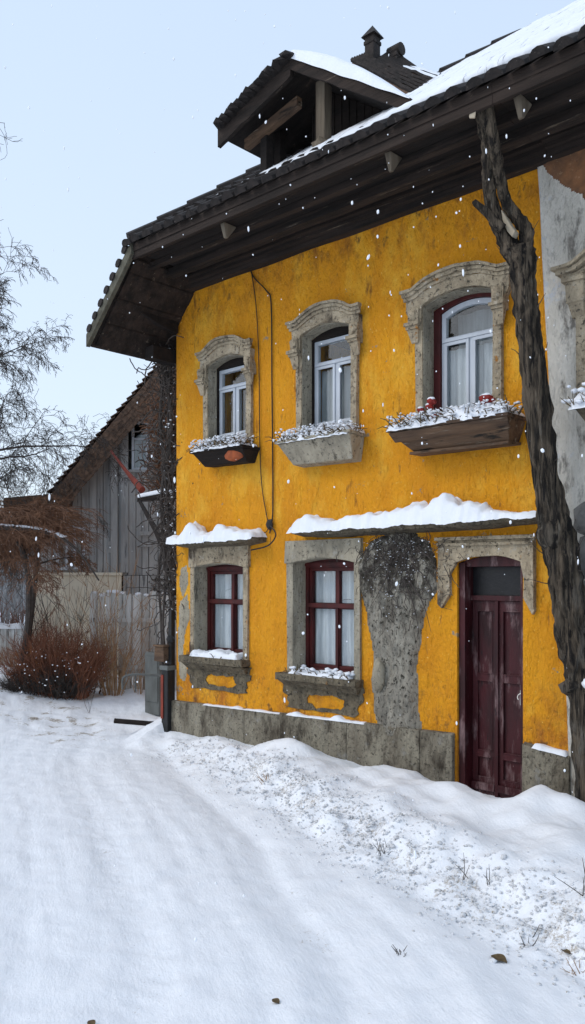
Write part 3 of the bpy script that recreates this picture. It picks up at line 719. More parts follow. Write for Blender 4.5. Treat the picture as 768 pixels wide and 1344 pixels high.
ds.build('dormer_snow', 'snow', dormer, smooth=True)
def post(px, yy, wd, mat, z_top, lean=0):
    p = at(px, 220, yy); m = MB(); zz = rz(yy)-.05
    m.hexa([(p.x-wd,yy-wd,zz),(p.x+wd,yy-wd,zz),(p.x+wd,yy+wd,zz),(p.x-wd,yy+wd,zz)], [(p.x-wd+lean,yy-wd,z_top),(p.x+wd+lean,yy-wd,z_top),(p.x+wd+lean,yy+wd,z_top),(p.x-wd+lean,yy+wd,z_top)])
    m.jitter(.015, 6); m.build('dormer_post', mat, dormer, bevel=.008)
def droof(x):
    if x < pk.x: return lf.z+(pk.z-lf.z)*(x-lf.x)/(pk.x-lf.x)
    return pk.z+(rt.z-pk.z)*(x-pk.x)/(rt.x-pk.x)
for px, yy, wd, mt in ((350, -.6, .052, 'darkwood'), (368, -.35, .05, 'darkwood'), (425, -.62, .058, 'postwood')):
    xx = at(px, 220, yy).x; post(px, yy, wd, mt, droof(xx)-.05)
m = MB(); p = at(425, 190, -.62); m.blob((p.x, -.66, rz(-.62)+.05), .09, (1,1,.9), .4, 3); m.build('post_block', 'postwood', dormer, smooth=False)
# closed boarded back and side of the dormer
m = MB(); xl = at(405, 200, -.35).x
m.panel([(xl, rz(-.25)-.1), (rt.x-.25, rz(-.25)-.1), (rt.x-.25, droof(rt.x-.25)-.055), (pk.x, pk.z-.055), (xl, droof(xl)-.055)] if xl < pk.x else [(xl, rz(-.25)-.1), (rt.x-.25, rz(-.25)-.1), (rt.x-.25, droof(rt.x-.25)-.055), (xl, droof(xl)-.055)], [], -.28, -.2)
xl2 = lf.x+.42
m.panel([(xl2, rz(.2)), (pk.x+.3, rz(.2)), (pk.x+.3, droof(pk.x+.3)-.06), (pk.x, pk.z-.06), (xl2, droof(xl2)-.06)], [], .35, .42)
for i in range(16):
    x = xl+i*.1
    if x < rt.x-.3: m.box(x, x+.012, -.29, -.281, rz(-.28), droof(x)-.06)
m.build('dormer_wall', 'darkwood', dormer)

# --- small rear roof with chimneys
a1 = at(462, 82, .9); a2 = at(545, 126, .9); b2 = at(579, 103, 1.6); b1 = at(484, 73, 1.6)
m = MB(); slab(m, [a1, a2, b2, b1], .06)
rr = m.build('rear_dormer_roof', 'shingle', house, label='small dark shingled roof behind the dormer')
m = MB()
for j in range(7):
    u = j/7; a = a1.lerp(b1, u); b = a2.lerp(b2, u)
    pts = [a.lerp(b, i/16)+Vector((0, 0, .035+.02*N(i*.8, j))) for i in range(17)]
    m.tube(pts, .028, 5)
m.build('shingle_course', 'tile', rr)
m = MB(); vs = []
for j in range(5):
    for i in range(17):
        p = a1.lerp(a2, i/16).lerp(b1.lerp(b2, i/16), .68+.1*j); vs.append(p+Vector((0, 0, .045+.03*max(0, N(i*.6, j))+(.02 if 0 < j < 4 else -.03))))
m.add(vs, [(j*17+i, j*17+i+1, (j+1)*17+i+1, (j+1)*17+i) for j in range(4) for i in range(16)]); m.build('shingle_snow', 'snow', rr, smooth=True)
m = MB(); c_ = (a1+a2+b1+b2)/4
m.hexa([(a1.x+.1,.98,rz(.9)-.1),(a2.x-.1,.98,rz(.9)-.1),(a2.x-.1,1.7,rz(1.7)-.1),(a1.x+.1,1.7,rz(1.7)-.1)], [(a1.x+.1,.98,a1.z-.08),(a2.x-.1,.98,a2.z-.08),(a2.x-.1,1.58,b2.z-.06),(a1.x+.1,1.58,b1.z-.08)])
m.build('rear_dormer_wall', 'darkwood', house)
def chimney(px, pyt, pyb, wpx, cap):
    dep = 10.6; p = atd(px, pyb, dep); q = atd(px, pyt, dep); hw = wpx/1100*dep/2; m = MB()
    m.box(p.x-hw, p.x+hw, p.y-hw, p.y+hw, p.z-.5, q.z); m.box(p.x-hw*1.15, p.x+hw*1.15, p.y-hw*1.15, p.y+hw*1.15, q.z-.10, q.z-.05)
    ch = m.build('chimney', 'tile', roof, bevel=.01)
    m = MB()
    if cap == 'peak':
        h = .16; hw2 = hw*1.45
        m.add([(p.x-hw2,p.y-hw2,q.z),(p.x+hw2,p.y-hw2,q.z),(p.x+hw2,p.y+hw2,q.z),(p.x-hw2,p.y+hw2,q.z),(p.x,p.y,q.z+h)], [(0,3,2,1),(0,1,4),(1,2,4),(2,3,4),(3,0,4)])
    else:
        m.tube([(p.x-hw*1.3, p.y, q.z+.0), (p.x+hw*1.5, p.y, q.z)], hw*1.15, 12, squash=1)
    m.build('chimney_cap', 'tile', ch)
chimney(489, 50, 84, 15, 'peak'); chimney(519, 68, 92, 14, 'round')

# --- flower boxes
def flower_box(x0, x1, z, h, dep, mat, label, kind, seed, tcut=.1):
    r = root('flower_box', ((x0+x1)/2, -dep/2, z), label, 'flower box', 'snowy flower boxes under the upper windows')
    m = MB(); rnd = random.Random(seed)
    m.hexa([(x0+tcut,-dep*.55,z),(x1-tcut*.5,-dep*.55,z),(x1-tcut*.5,-.002,z),(x0+tcut,-.002,z)], [(x0,-dep,z+h),(x1,-dep,z+h),(x1,-.002,z+h),(x0,-.002,z+h)])
    m.box(x0-.025, x1+.02, -dep-.025, -.002, z+h+.001, z+h+.035)
    if kind == 'wood':
        m.hexa([(x0+.03,-dep*.8-.012,z+h*.5),(x1-.01,-dep*.8-.012,z+h*.5),(x1-.01,-dep*.8,z+h*.5),(x0+.03,-dep*.8,z+h*.5)], [(x0+.0,-dep-.02,z+h-.005),(x1+.01,-dep-.02,z+h-.005),(x1+.01,-dep-.001,z+h-.005),(x0+.0,-dep-.001,z+h-.005)])
        m.box(x0+tcut-.02, x1-tcut*.5+.02, -dep*.55-.03, -.002, z-.03, z-.001)
    m.jitter(.03, 4); m.jitter(.014, 13)
    m.build('planter', mat, r, bevel=.008)
    if kind == 'clay':
        m = MB(); m.blob((x1-.20, -dep*.74, z+h*.55), .15, (1.1,.45,.55), .25, 4); m.build('clay_pot', 'terracotta', r, bevel=.01)
    zt = z+h+.03
    m = MB(); n = int((x1-x0)*260)
    for i in range(n):
        p = Vector((rnd.uniform(x0, x1), rnd.uniform(-dep-.02, -.04), zt)); d = Vector((rnd.gauss(0,.8), rnd.gauss(-.4,.6), rnd.uniform(.2,1))).normalized()
        L = rnd.uniform(.08, .20)*(1 if kind != 'wood' else 1.15); m.tube([p, p+d*L*.6, p+d*L+Vector((0,0,-.04))], [.006,.005,.003], 4)
    m.build('dead_plants', 'deadplant', r)
    m = MB()
    m.snowcap(x0, x1, -dep-.03, -.01, lambda x, y: zt-.005, lambda x: (.04 if kind == 'clay' else .085)+.08*max(0, N(x*7, seed))+(.07*math.exp(-((x-x1+.28)/.16)**2) if kind == 'wood' else 0), seed, .02, .06, .02)
    for i in range(n*3):
        m.blob((rnd.uniform(x0-.01, x1), rnd.uniform(-dep-.05, -.05), zt+rnd.uniform(.0,.13)), rnd.uniform(.004,.017), (1.3,1,.7), .9, i, False)
    m.jitter(.012, 14)
    m.build('snow_cap', 'snow', r, smooth=True)
    if kind == 'wood':
        for (px, py, rr_) in ((566,527,.034),(552,538,.026),(638,524,.046),(572,546,.034),(563,534,.028)):
            p = at(px, py, -dep*.75); p.z = max(p.z, zt+.05); m = MB(); m.blob(p, rr_*1.15, (1.25,1,.85), .5, px)
            m.blob(p+Vector((rr_,0,-.012)), rr_*.7, (1.2,1,.8), .5, px+3)
            fl = m.build('flower_head', 'redfruit', r, smooth=True)
            m = MB(); m.blob(p+Vector((0,0,rr_*.75)), rr_*1.05, (1.2,1,.5), .3, px+1); m.build('snow_cap', 'snow', fl, smooth=True)
flower_box(-8.06, -7.16, 3.47, .17, .28, 'darkwood', 'dark flower box with an orange clay end below the leftmost upper window', 'clay', 1, .10)
flower_box(-6.56, -5.52, 3.33, .25, .30, 'stonegrey', 'grey stone tapered flower box below the middle upper window', 'stone', 2, .14)
flower_box(-4.95, -3.66, 3.33, .19, .38, 'boxwood', 'wide weathered wood flower box with snowy red flowers below the right upper window', 'wood', 3, .16)

# --- cables
m = MB()
pts = [at(a, b, -.02) for a, b in ((326,340),(332,362),(350,382),(356,400),(357,500),(358,600),(358,675),(354,700))]
m.tube(smoothp(pts), .008, 6); m.build('cable', 'black', label='black cable running down the yellow wall right of the leftmost windows', cat='cable')
m = MB(); pts = [at(a, b, -.02) for a, b in ((328,345),(336,400),(340,480),(341,580),(344,640),(352,690),(346,700))]
m.tube(smoothp(pts), .0055, 6); m.build('cable', 'black', label='thinner sagging wire just left of the black cable on the yellow wall', cat='cable')
m = MB(); p = at(354, 688, -.04); m.blob(p, .05, (1,.6,1.3), .3, 2); m.tube(smoothp([at(a, b, -.1) for a, b in ((355,690),(362,702),(352,716),(330,722))]), .009, 5); m.build('cable_clamp', 'black', label='small black cable clamp above the left snowy ledge', cat='clamp')

# ------------------------------------------------------------------ white house
wh = root('white_house', (-2.2, 0, 0), 'adjoining house with whitish worn plaster and rubble base at the right edge', 'house')
XW1 = 0.6
wq = (-3.06, -2.33, 3.70, 4.62, .14)
lft = [(edge(z)+.02*N(z*3)+.001, z) for z in [-.3, .5, 1, 1.5, 2, 2.5, 3, 3.5, 4, 4.5, 5, 5.5, ZT+.2]]
m = MB(); m.panel([(XW1, -.3), (XW1, ZT+.2)]+lft[::-1], [arch(*wq)], -.03, .35); m.build('wall', 'white_plaster', wh)
m = MB(); m.box(XW1-.3, XW1, .351, 6, -.3, ZT); m.box(-2.898, XW1, 5.7, 6, -.3, ZT); m.build('rear_wall', 'white_plaster', wh)
pl = [(edge(5.85)+.02, 5.85), (-3.35, 5.62), (-3.2, 5.45), (-3.05, 5.38), (-2.9, 5.2), (-2.6, 5.15), (-2.2, 5.1), (-1.9, 5.3), (-1.9, 6.05), (-3.5, 6.05)][::-1]
pl = [((1-k/6)*a[0]+k/6*b[0]+.06*N(i*2.3+k*.5, 3)+.03*N(i*5+k*2.1, 5), (1-k/6)*a[1]+k/6*b[1]+.08*N(i*2.1+k*.5, 8)+.04*N(i*4.7+k*2.3, 9)) for i, (a, b) in enumerate(zip(pl, pl[1:]+pl[:1])) for k in range(6)]
relief(pl, .02, .03, 'render_patch', 'brickpatch', res=.015, par=wh, label='bare brown brick patch under the eave', y0=-.031)
# rubble lower storey
m = MB(); rnd = random.Random(3)
for j in range(9):
    z = -.3+j*.34; x = edge(z)+.14
    while x < XW1:
        wd = rnd.uniform(.2, .42)
        m.blob((x+wd/2, -.02, z+.17), 1, (wd*.56, .07, .185), .35, rnd.random()*50)
        x += wd
m.jitter(.03, 6); m.build('rubble_base', 'rubble', wh, smooth=True)
x0, x1, z0, zs, rise = wq
m = MB(); m.panel(arch(x0+.005, x1-.005, z0, zs-.005, rise), [arch(x0+.07, x1-.07, z0+.07, zs-.06, rise)], .10, .2); wwin = m.build('window', 'rpaint', wh)
m = MB(); m.box(x0+.07, x1-.07, .15, .155, z0+.05, zs+rise-.05); m.build('glass', 'glass', wwin)
m = MB(); frame_rect(m, x0+.071, x1-.071, z0+.071, zs+.02, .05, .11, .149); m.build('sash_frame', 'postwood', wwin)
curtain(wwin, x0+.07, x1-.07, z0+.05, zs+.02, .26, 'dimcurtain', 20, .015, 9)
m = MB()
m.panel([(x0-.10, z0), (x0-.001, z0), (x0-.001, zs-.16), (x0-.10, zs-.16)], [], -.085, -.031); m.panel([(x1+.001, z0), (x1+.10, z0), (x1+.10, zs-.16), (x1+.001, zs-.16)], [], -.085, -.031)
m.box(x0-.16, x0+.0, -.15, -.031, zs-.155, zs+.02); m.box(x0-.19, x0+.01, -.17, -.031, zs+.0205, zs+.06)
m.hexa([(x0-.13,-.08,zs-.27),(x0-.02,-.08,zs-.27),(x0-.02,-.031,zs-.27),(x0-.13,-.031,zs-.27)], [(x0-.15,-.14,zs-.156),(x0-.01,-.14,zs-.156),(x0-.01,-.031,zs-.156),(x0-.15,-.031,zs-.156)])
def wband(eo, zlo, zhi, rb, y0):
    L = x1-x0+2*eo; n = 26; low = []; up = []
    for i in range(n+1):
        x = x0-eo+L*i/n; b = max(0, 1-((x-(x0+x1)/2)/(L*.36))**2); low.append((x, zs+zlo+rb*b)); up.append((x, zs+zhi+rb*b))
    m.panel(low+up[::-1], [], y0, -.032)
wband(.20, .061, .10, .16, -.14); wband(.24, .1005, .14, .16, -.18); wband(.27, .1405, .17, .16, -.21)
m.jitter(.014, 5); m.build('window_surround', 'stone', wh, bevel=.006)
def fbw():
    r = root('flower_box', (-2.6, -.2, 3.38), 'snow-filled rough flower box below the white wall window at the right edge', 'flower box', 'snowy flower boxes under the upper windows')
    m = MB(); m.hexa([(-2.95,-.18,3.28),(-2.3,-.18,3.28),(-2.3,-.032,3.28),(-2.95,-.032,3.28)], [(-3.08,-.33,3.50),(-2.2,-.33,3.50),(-2.2,-.032,3.50),(-3.08,-.032,3.50)]); m.jitter(.04, 6); m.build('planter', 'stain', r, bevel=.01)
    m = MB(); m.snowcap(-3.10, -2.2, -.37, -.03, lambda x, y: 3.51, lambda x: .16, 3, .025, .1, .02)
    for i in range(90): m.blob((random.uniform(-3.12,-2.2), random.uniform(-.4,-.05), 3.54+random.random()*.16), random.uniform(.012,.035), (1.2,1,.7), .5, i, False)
    m.build('snow_cap', 'snow', r, smooth=True)
    m = MB()
    for i in range(160):
        p = Vector((random.uniform(-3.1,-2.2), random.uniform(-.36,-.05), 3.51)); d = Vector((random.gauss(0,.8), random.gauss(-.4,.6), random.uniform(.3,1))).normalized(); m.tube([p, p+d*.1, p+d*.18], [.006,.004,.002], 4)
    m.build('dead_plants', 'deadplant', r)
fbw()
rm = MB(); slab(rm, [(XE+.003,EY,EZ),(XW1+.5,EY,EZ),(XW1+.5,YR,ZR),(XE+.003,YR,ZR)], t); slab(rm, [(XW1+.5,7.1,EZ),(XE+.003,7.1,EZ),(XE+.003,YR+.003,ZR),(XW1+.5,YR+.003,ZR)], t)
wroof = rm.build('roof', 'eavewood', wh)
tm = MB(); XRI_, XA_ = XRI, XA
rolls(tm, XE+.05, XW1+.4); tm.build('roof_tiles', 'tile', wroof)
roofsnow(XE+.003, XW1+.5, wroof, 2, True)
f = MB(); f.box(XE+.003, XW1+.5, EY+.01, EY+.045, EZ-.17, EZ-.03); f.box(XE+.003, XW1+.5, EY+.0455, EY+.16, EZ-.115, EZ-.095); f.build('fascia_board', 'eavewood', wroof)
sf = MB()
for i in range(7):
    a = EY+.165+i*.157; sf.box(XE+.003, XW1+.5, a, a+.152, EZ-.115-.004*(i % 2), EZ-.0955)
sf.build('soffit', 'darkwood', wroof)
for (y0_, y1_, z0_, z1_) in ((-.14,-.032,5.80,5.862), (-.19,-.032,5.865,5.90), (-.25,-.032,5.903,5.932), (-.52,-.40,5.84,5.93), (-.80,-.72,5.86,5.93)): cb = MB(); cb.box(XE+.003, XW1+.3, y0_, y1_, z0_, z1_); cb.build('cornice_board' if y1_ > -.1 else 'eave_beam', 'eavewood', wh)

# ------------------------------------------------------------------ gnarled trunk
tr_ = root('gnarled_trunk', (-3.2, -.25, -.1), 'tall dark gnarled tree trunk leaning on the eave between yellow and white walls', 'tree trunk')
def path(P, n=8): return smoothp([at(a, b, y) for a, b, y in P], n)
def rads(P, Rr, n=8):
    v = [Vector((r, 0, 0)) for r in Rr]; return [max(.002, q.x) for q in smoothp(v, n)]
P = [(770,1085,-.22),(768,1000,-.24),(764,915,-.25),(757,850,-.26),(746,790,-.28),(738,730,-.30),(726,680,-.33),(713,600,-.38),(704,520,-.42),(696,450,-.47),(690,400,-.50),(686,350,-.55),(681,325,-.58)]
RR = [.085,.09,.11,.14,.145,.14,.125,.112,.105,.102,.10,.105,.115]
m = MB(); m.tube(path(P, 16), rads(P, RR, 16), 56, rough=.24, seed=3)
P2 = [(686,352,-.56),(670,325,-.60),(655,297,-.66),(645,265,-.72),(641,230,-.80),(641,190,-.88),(634,155,-.98),(624,125,-1.05)]
m.tube(path(P2, 16), rads(P2, [.085,.078,.062,.055,.052,.056,.062,.055], 16), 36, rough=.3, seed=5)
P3 = [(688,352,-.54),(690,325,-.56),(690,302,-.58),(678,283,-.62),(664,262,-.68),(656,232,-.76),(648,190,-.9),(640,140,-1.0)]
m.tube(path(P3, 16), rads(P3, [.075,.062,.055,.048,.045,.047,.046,.045], 16), 36, rough=.3, seed=8)
p = at(722, 700, -.42); m.blob(p, .10, (1,.8,1.5), .5, 2)
p = at(757, 900, -.27); m.blob(p, .125, (1.0,.9,.75), .5, 7)
m.build('trunk', 'bark', tr_, smooth=True)
m = MB(); P4 = [(660,300,-.72),(640,280,-.80),(626,268,-.84),(622,263,-.86)]
m.tube(path(P4, 5), rads(P4, [.045,.035,.028,.02], 5), 10, rough=.3); m.build('branch_stub', 'bark', tr_, smooth=True)
rnd = random.Random(8); tp = path(P, 10)
for i in range(16):
    q = tp[rnd.randint(8, len(tp)-4)]; sx = rnd.choice((-1, 1)); m = MB(); d = Vector((sx, rnd.uniform(-.8,-.1), rnd.uniform(.2, 1.2))).normalized(); L = rnd.uniform(.10, .30); a = q+d*.09; pts = [q, a]
    for k in range(4): d = (d+Vector((rnd.gauss(0,.25), rnd.gauss(0,.15), rnd.gauss(.1,.2)))).normalized(); pts.append(pts[-1]+d*L/4)
    m.tube(pts, [.007,.006,.005,.004,.003,.002], 5); m.build('side_shoot', 'twigdark', tr_)
m = MB(); pts = [at(a, b, -.70) for a, b in ((657,274),(663,283),(670,295),(676,303),(672,311),(665,303),(659,288))]
vs = pts+[p+Vector((0,.08,0)) for p in pts]; n = len(pts); m.add(vs, [tuple(range(n))[::-1], tuple(range(n, 2*n))]+[(i, (i+1) % n, (i+1) % n+n, i+n) for i in range(n)]); m.build('bare_wood', 'cutwood', tr_, bevel=.01)
m = MB(); m.hexa([at(616,156,-1.08)+Vector((0,0,0)), at(624,156,-1.08), at(624,156,-1.0), at(616,156,-1.0)], [at(616,128,-1.08), at(628,126,-1.08), at(628,126,-1.0), at(616,128,-1.0)]); m.jitter(.01,9); m.build('cut_end', 'cutwood', tr_, bevel=.008)
m = MB(); m.blob(at(770, 897, -.34), .045, (.8,.8,1), .4, 2); m.build('snow_patch', 'snow', tr_, smooth=True)

# ------------------------------------------------------------------ ground
def edge_y(x):
    pts = [(-40,14),(-14,3.2),(-12,1.6),(-10.2,.35),(-8.9,-.45),(-7.5,-.60),(-6.4,-.95),(-5.2,-1.45),(-3.9,-1.95),(-2.0,-2.55),(2,-3.9),(40,-18)]
    for i in range(len(pts)-1):
        if pts[i][0] <= x <= pts[i+1][0]:
            u = (x-pts[i][0])/(pts[i+1][0]-pts[i][0]); return pts[i][1]+(pts[i+1][1]-pts[i][1])*u
    return 14
RDX, RDY = -.86, .51
def sstep(a, b, x):
    t = max(0, min(1, (x-a)/(b-a))); return t*t*(3-2*t)
def ground(x, y):
    e = edge_y(x)+.13*N(x*1.6, 4)+.06*N(x*4.5, 9)
    d = y-e                      # >0 = on the bank
    wv = x*.51+y*.86; s_ = x*RDX+y*RDY
    wv += .45*N(s_*.25, 2)+.16*N(s_*.6, wv*.4)+.018*(s_-3)*(s_-3)*(1 if s_ < 3 else 0)
    z = -.06+.05*N(x*.25, y*.25)
    # ruts along the road
    z += .013*N(wv*3.2, s_*.16, 1)+.013*N(wv*6.5, s_*.30, 5)+.010*N(wv*15, s_*.8, 8)+.006*FB(x*9, y*9, 5, 3)
    z += .010*FB(x*5, y*5, 2, 4)
    for (c0, wd0) in ((4.55, .10), (3.2, .10), (5.6, .12)):      # tread prints pressed in the wheel tracks
        g0 = math.exp(-((wv+c0)/wd0)**4)
        if g0 > .02: z -= g0*(.012+.007*math.sin(s_*42+3*math.sin((wv+c0)*20)))*max(0, .5+N(s_*.8, c0))
    z += -.030*math.exp(-((wv+4.55)/.16)**2)-.026*math.exp(-((wv+3.2)/.15)**2)+.022*math.exp(-((wv+3.88)/.2)**2)-.02*math.exp(-((wv+5.6)/.2)**2)
    on = sstep(-.30, .45, d) if x > -9.3 else sstep(-.3, .6, d)*.3
    hgt = .25+.07*N(x*.9, y*.9, 3)+.08*N(x*2.1, y*2.1, 7)+.03*N(x*5, y*5, 7)
    if x < -9.3: hgt *= .7
    near = sstep(-.75, -.05, y) if x > -8.8 else 0
    door = math.exp(-((x+4.0)/.55)**2)
    z += on*hgt*(1-near*(.45+.5*door))
    if x < -8.2: z += .0
    # lumps in front of the right pier
    z += .17*math.exp(-((x+3.35)/.22)**2-((y+.42)/.2)**2)+.14*math.exp(-((x+3.0)/.25)**2-((y+.5)/.25)**2)+.07*math.exp(-((x+4.1)/.35)**2-((y+.55)/.22)**2)
    z += .06*math.exp(-((x+4.9)/.5)**2-((y+.35)/.25)**2)+.16*math.exp(-((x+6.3)/.5)**2-((y+.30)/.22)**2)
    # crusty churned edge
    cr = math.exp(-((d-.08)/.33)**2)*sstep(-9.5, -7.2, x)
    z += cr*(.075*FB(x*6, y*6, 4, 4)+.040*abs(N(x*15, y*15, 5))-.02)
    z += on*.007*FB(x*8, y*8, 1, 3)
    # far left rises to the hedge
    q = (Vector((x, y, 0))-Vector((CAM.x, CAM.y, 0)))
    dep = q.x*FW.x+q.y*FW.y; sd = q.x*RT.x+q.y*RT.y
    z += .38*sstep(10.5, 15.5, dep)*sstep(-2.6, -5.2, sd)+.12*sstep(12.6, 15, dep)*sstep(-1.2, -2.6, sd)
    z += .05*FB(x*1.3, y*1.3, 8, 3)*sstep(10, 13, dep)
    return z, cr, dep, sd, d
def axis(a, b, step, far, g=1.25):
    v = []; x = a
    while x <= b: v.append(x); x += step
    s = step; lo = a; 
    L = []
    while lo > -far: s *= g; lo -= s; L.append(lo)
    s = step; hi = v[-1]; H = []
    while hi < far: s *= g; hi += s; H.append(hi)
    return L[::-1]+v+H
gx = axis(-15.5, 1.0, .045, 400); gy = axis(-6.6, 3.6, .044, 400, 1.18)
m = MB(); dirt = []
for y in gy:
    for x in gx:
        z, cr, dep, sd, d = ground(x, y)
        wv = x*.51+y*.86; s_ = x*RDX+y*RDY
        dd = .46*cr*max(0, min(1, .62+1.2*FB(x*3, y*3, 6, 4)))
        track = math.exp(-((wv+4.55)/.16)**2)+math.exp(-((wv+3.2)/.15)**2)+.6*math.exp(-((wv+5.6)/.2)**2)
        if d < 0: dd += .30*min(1, track)*max(0, FB(x*2, y*2, 9, 4)+.35)+.30*max(0, N(wv*2.2, s_*.5, 3)-.08)
        # sandy patch at the bend
        for (px_, py_, rr_) in ((-12.6,.3,1.6),(-11.0,-.4,1.2),(-9.8,-.8,.7)):
            dd += .8*math.exp(-((x-px_)**2+(y-py_)**2)/(rr_*rr_*.5))*max(0, .25+1.4*FB(x*4, y*4, 1, 4))
        m.v.append(Vector((x, y, z))); dirt.append(max(0, min(1, dd)))
nx = len(gx)
m.f = [(j*nx+i, j*nx+i+1, (j+1)*nx+i+1, (j+1)*nx+i) for j in range(len(gy)-1) for i in range(nx-1)]
gm = bpy.data.materials.new('snowy_ground'); gm.use_nodes = True; nt = gm.node_tree; n = nt.nodes; l = nt.links; bs = n['Principled BSDF']
bs.inputs['Roughness'].default_value = .8; bs.inputs['Specular IOR Level'].default_value = .2
ge = n.new('ShaderNodeNewGeometry'); at_ = n.new('ShaderNodeAttribute'); at_.attribute_name = 'dirt'
def tnz(sc, dt=8, ro=.65, mp=None):
    t = n.new('ShaderNodeTexNoise'); t.inputs['Scale'].default_value = sc; t.inputs['Detail'].default_value = dt; t.inputs['Roughness'].default_value = ro
    l.new(mp.outputs[0] if mp else ge.outputs['Position'], t.inputs['Vector']); return t.outputs['Fac']
def math_(op, a, b=None):
    t = n.new('ShaderNodeMath'); t.operation = op; t.use_clamp = False
    for i, v in enumerate((a, b)):
        if v is None: continue
        if isinstance(v, (int, float)): t.inputs[i].default_value = v
        else: l.new(v, t.inputs[i])
    return t.outputs[0]
def mr(v, a, b):
    t = n.new('ShaderNodeMapRange'); t.inputs['From Min'].default_value = a; t.inputs['From Max'].default_value = b; l.new(v, t.inputs['Value']); return t.outputs['Result']
def mixc(f, a, b):
    t = n.new('ShaderNodeMix'); t.data_type = 'RGBA'; l.new(f, t.inputs['Factor'])
    for s_, v in ((t.inputs['A'], a), (t.inputs['B'], b)):
        if isinstance(v, tuple): s_.default_value = v
        else: l.new(v, s_)
    return t.outputs['Result']
fine = tnz(28, 8, .75); mid = tnz(6, 6)
f1 = mr(math_('ADD', math_('MULTIPLY', at_.outputs['Fac'], .42), fine), .66, .80)
col = mixc(mr(mid, .35, .65), (.87,.89,.92,1), (.81,.835,.87,1))
col = mixc(f1, col, (.44,.40,.35,1))
f2 = mr(math_('ADD', math_('MULTIPLY', at_.outputs['Fac'], .22), tnz(60, 4, .6)), .735, .78)
col = mixc(f2, col, (.12,.095,.07,1))
l.new(col, bs.inputs['Base Color'])
mpd = n.new('ShaderNodeMapping'); mpd.vector_type = 'TEXTURE'; mpd.inputs['Rotation'].default_value = (0,0,math.atan2(.51,-.86)); mpd.inputs['Scale'].default_value = (3.5,.8,1); l.new(ge.outputs['Position'], mpd.inputs['Vector'])
b1 = n.new('ShaderNodeBump'); b1.inputs['Strength'].default_value = .55; b1.inputs['Distance'].default_value = .014; l.new(tnz(38, 8, .75), b1.inputs['Height'])
b2 = n.new('ShaderNodeBump'); b2.inputs['Strength'].default_value = .35; b2.inputs['Distance'].default_value = .04; l.new(tnz(7, 8, .65, mpd), b2.inputs['Height']); l.new(b1.outputs[0], b2.inputs['Normal']); l.new(b2.outputs[0], bs.inputs['Normal'])
M['ground'] = gm
go = m.build('snowy_ground', 'ground', kind='structure', smooth=True)
ca = go.data.attributes.new('dirt', 'FLOAT', 'POINT'); ca.data.foreach_set('value', dirt)
def gz(x, y): return ground(x, y)[0]

# churned snow clods along the bank edge
m = MB(); rnd = random.Random(11)
for i in range(5200):
    x = rnd.uniform(-8.2, -.6); y = edge_y(x)+rnd.gauss(.06, .22)
    if rnd.random() > .35+sstep(-8, -5, x)*.65: continue
    r = rnd.uniform(.004, .013)*(1.8 if rnd.random() < .06 else 1)
    m.blob((x, y, gz(x, y)+r*.3), r, (1.2, 1, .75), .6, i*.37, False)
m.build('snow_clods', 'clod', kind='stuff', label='crumbly dirty snow clods along the edge of the snow bank', cat='snow clods', smooth=True)
# dry weeds poking out of the bank
def weed(px, py, dep, n, h, seed, label, cat='weed', mat='twigdark', spread=.5):
    p = atd(px, py, dep); p.z = gz(p.x, p.y)-.02; rnd = random.Random(seed); m = MB()
    for i in range(n):
        d = Vector((rnd.gauss(0, spread), rnd.gauss(0, spread), 1)).normalized(); L = h*rnd.uniform(.5, 1); a = p+Vector((rnd.gauss(0,.02), rnd.gauss(0,.02), 0))
        c = Vector((rnd.gauss(0,.25), rnd.gauss(0,.25), -.1))
        pts = [a, a+d*L*.35, a+d*L*.7+c*L*.2, a+d*L+c*L*.5]
        m.tube(pts, [.003,.0026,.002,.0012], 4)
        if rnd.random() < .5:
            q = pts[2]; e = (d+Vector((rnd.gauss(0,.8), rnd.gauss(0,.8), 0))).normalized(); m.tube([q, q+e*L*.25], [.0016,.001], 3)
    m.build(cat if cat != 'weed' else 'dry_weed', mat, label=label, cat=cat, group='dry weeds poking out of the snow bank')
weed(524,1200,4.75,9,.09,41,'small sprig poking from the road snow just below the dirty bank edge')
weed(502,1102,6.3,7,.17,2,'short dark tuft at the crest of the bank left of the door')
weed(613,1140,5.7,3,.20,3,'pair of thin stalks in the bank below the door')
weed(640,1145,5.6,3,.22,4,'upright thin stalk in the bank right of the pair below the door')
weed(768,1175,5.0,9,.30,5,'branched dry twigs leaning at the right edge of the bank', spread=.8)
weed(690,1195,4.9,5,.18,6,'low bent twig in the churned snow right of centre', spread=1.0)
weed(755,1222,4.6,12,.12,7,'tan tuft of dry grass at the right end of the dirty edge', mat='twigpale')
weed(766,1262,4.3,1,.10,8,'sparse twig in smooth snow at the lower right', spread=.9)
weed(118,905,13.2,3,.8,9,'single long dead stem leaning from the snow before the fence', spread=.25)
weed(349,1020,8.4,16,.16,10,'brownish tuft where the bank edge starts near the left window', mat='twigpale')
def leaf(px, py, dep, s, label):
    p = atd(px, py, dep); m = MB(); z = gz(p.x, p.y)+.012
    vs = []; 
    for i in range(9):
        u = i/8; wd = math.sin(math.pi*u)*.4*s+.001
        for k in (-1, 0, 1): vs.append((p.x+(u-.5)*s+.1*s*N(i, k), p.y+k*wd, z+.10*s*abs(k)+.06*s*math.sin(u*4)-.008))
    m.add(vs, [(i*3+k, i*3+k+1, (i+1)*3+k+1, (i+1)*3+k) for i in range(8) for k in (0, 1)])
    o = m.build('dead_leaf', 'deadplant', label=label, cat='leaf', group='dead leaves on the snow'); sd = o.modifiers.new('thick', 'SOLIDIFY'); sd.thickness = .003
leaf(655,1222,4.7,.10,'curled dark dead leaf on snow below the churned edge')
leaf(746,1208,4.75,.09,'brown dead leaf beside the tan grass tuft')
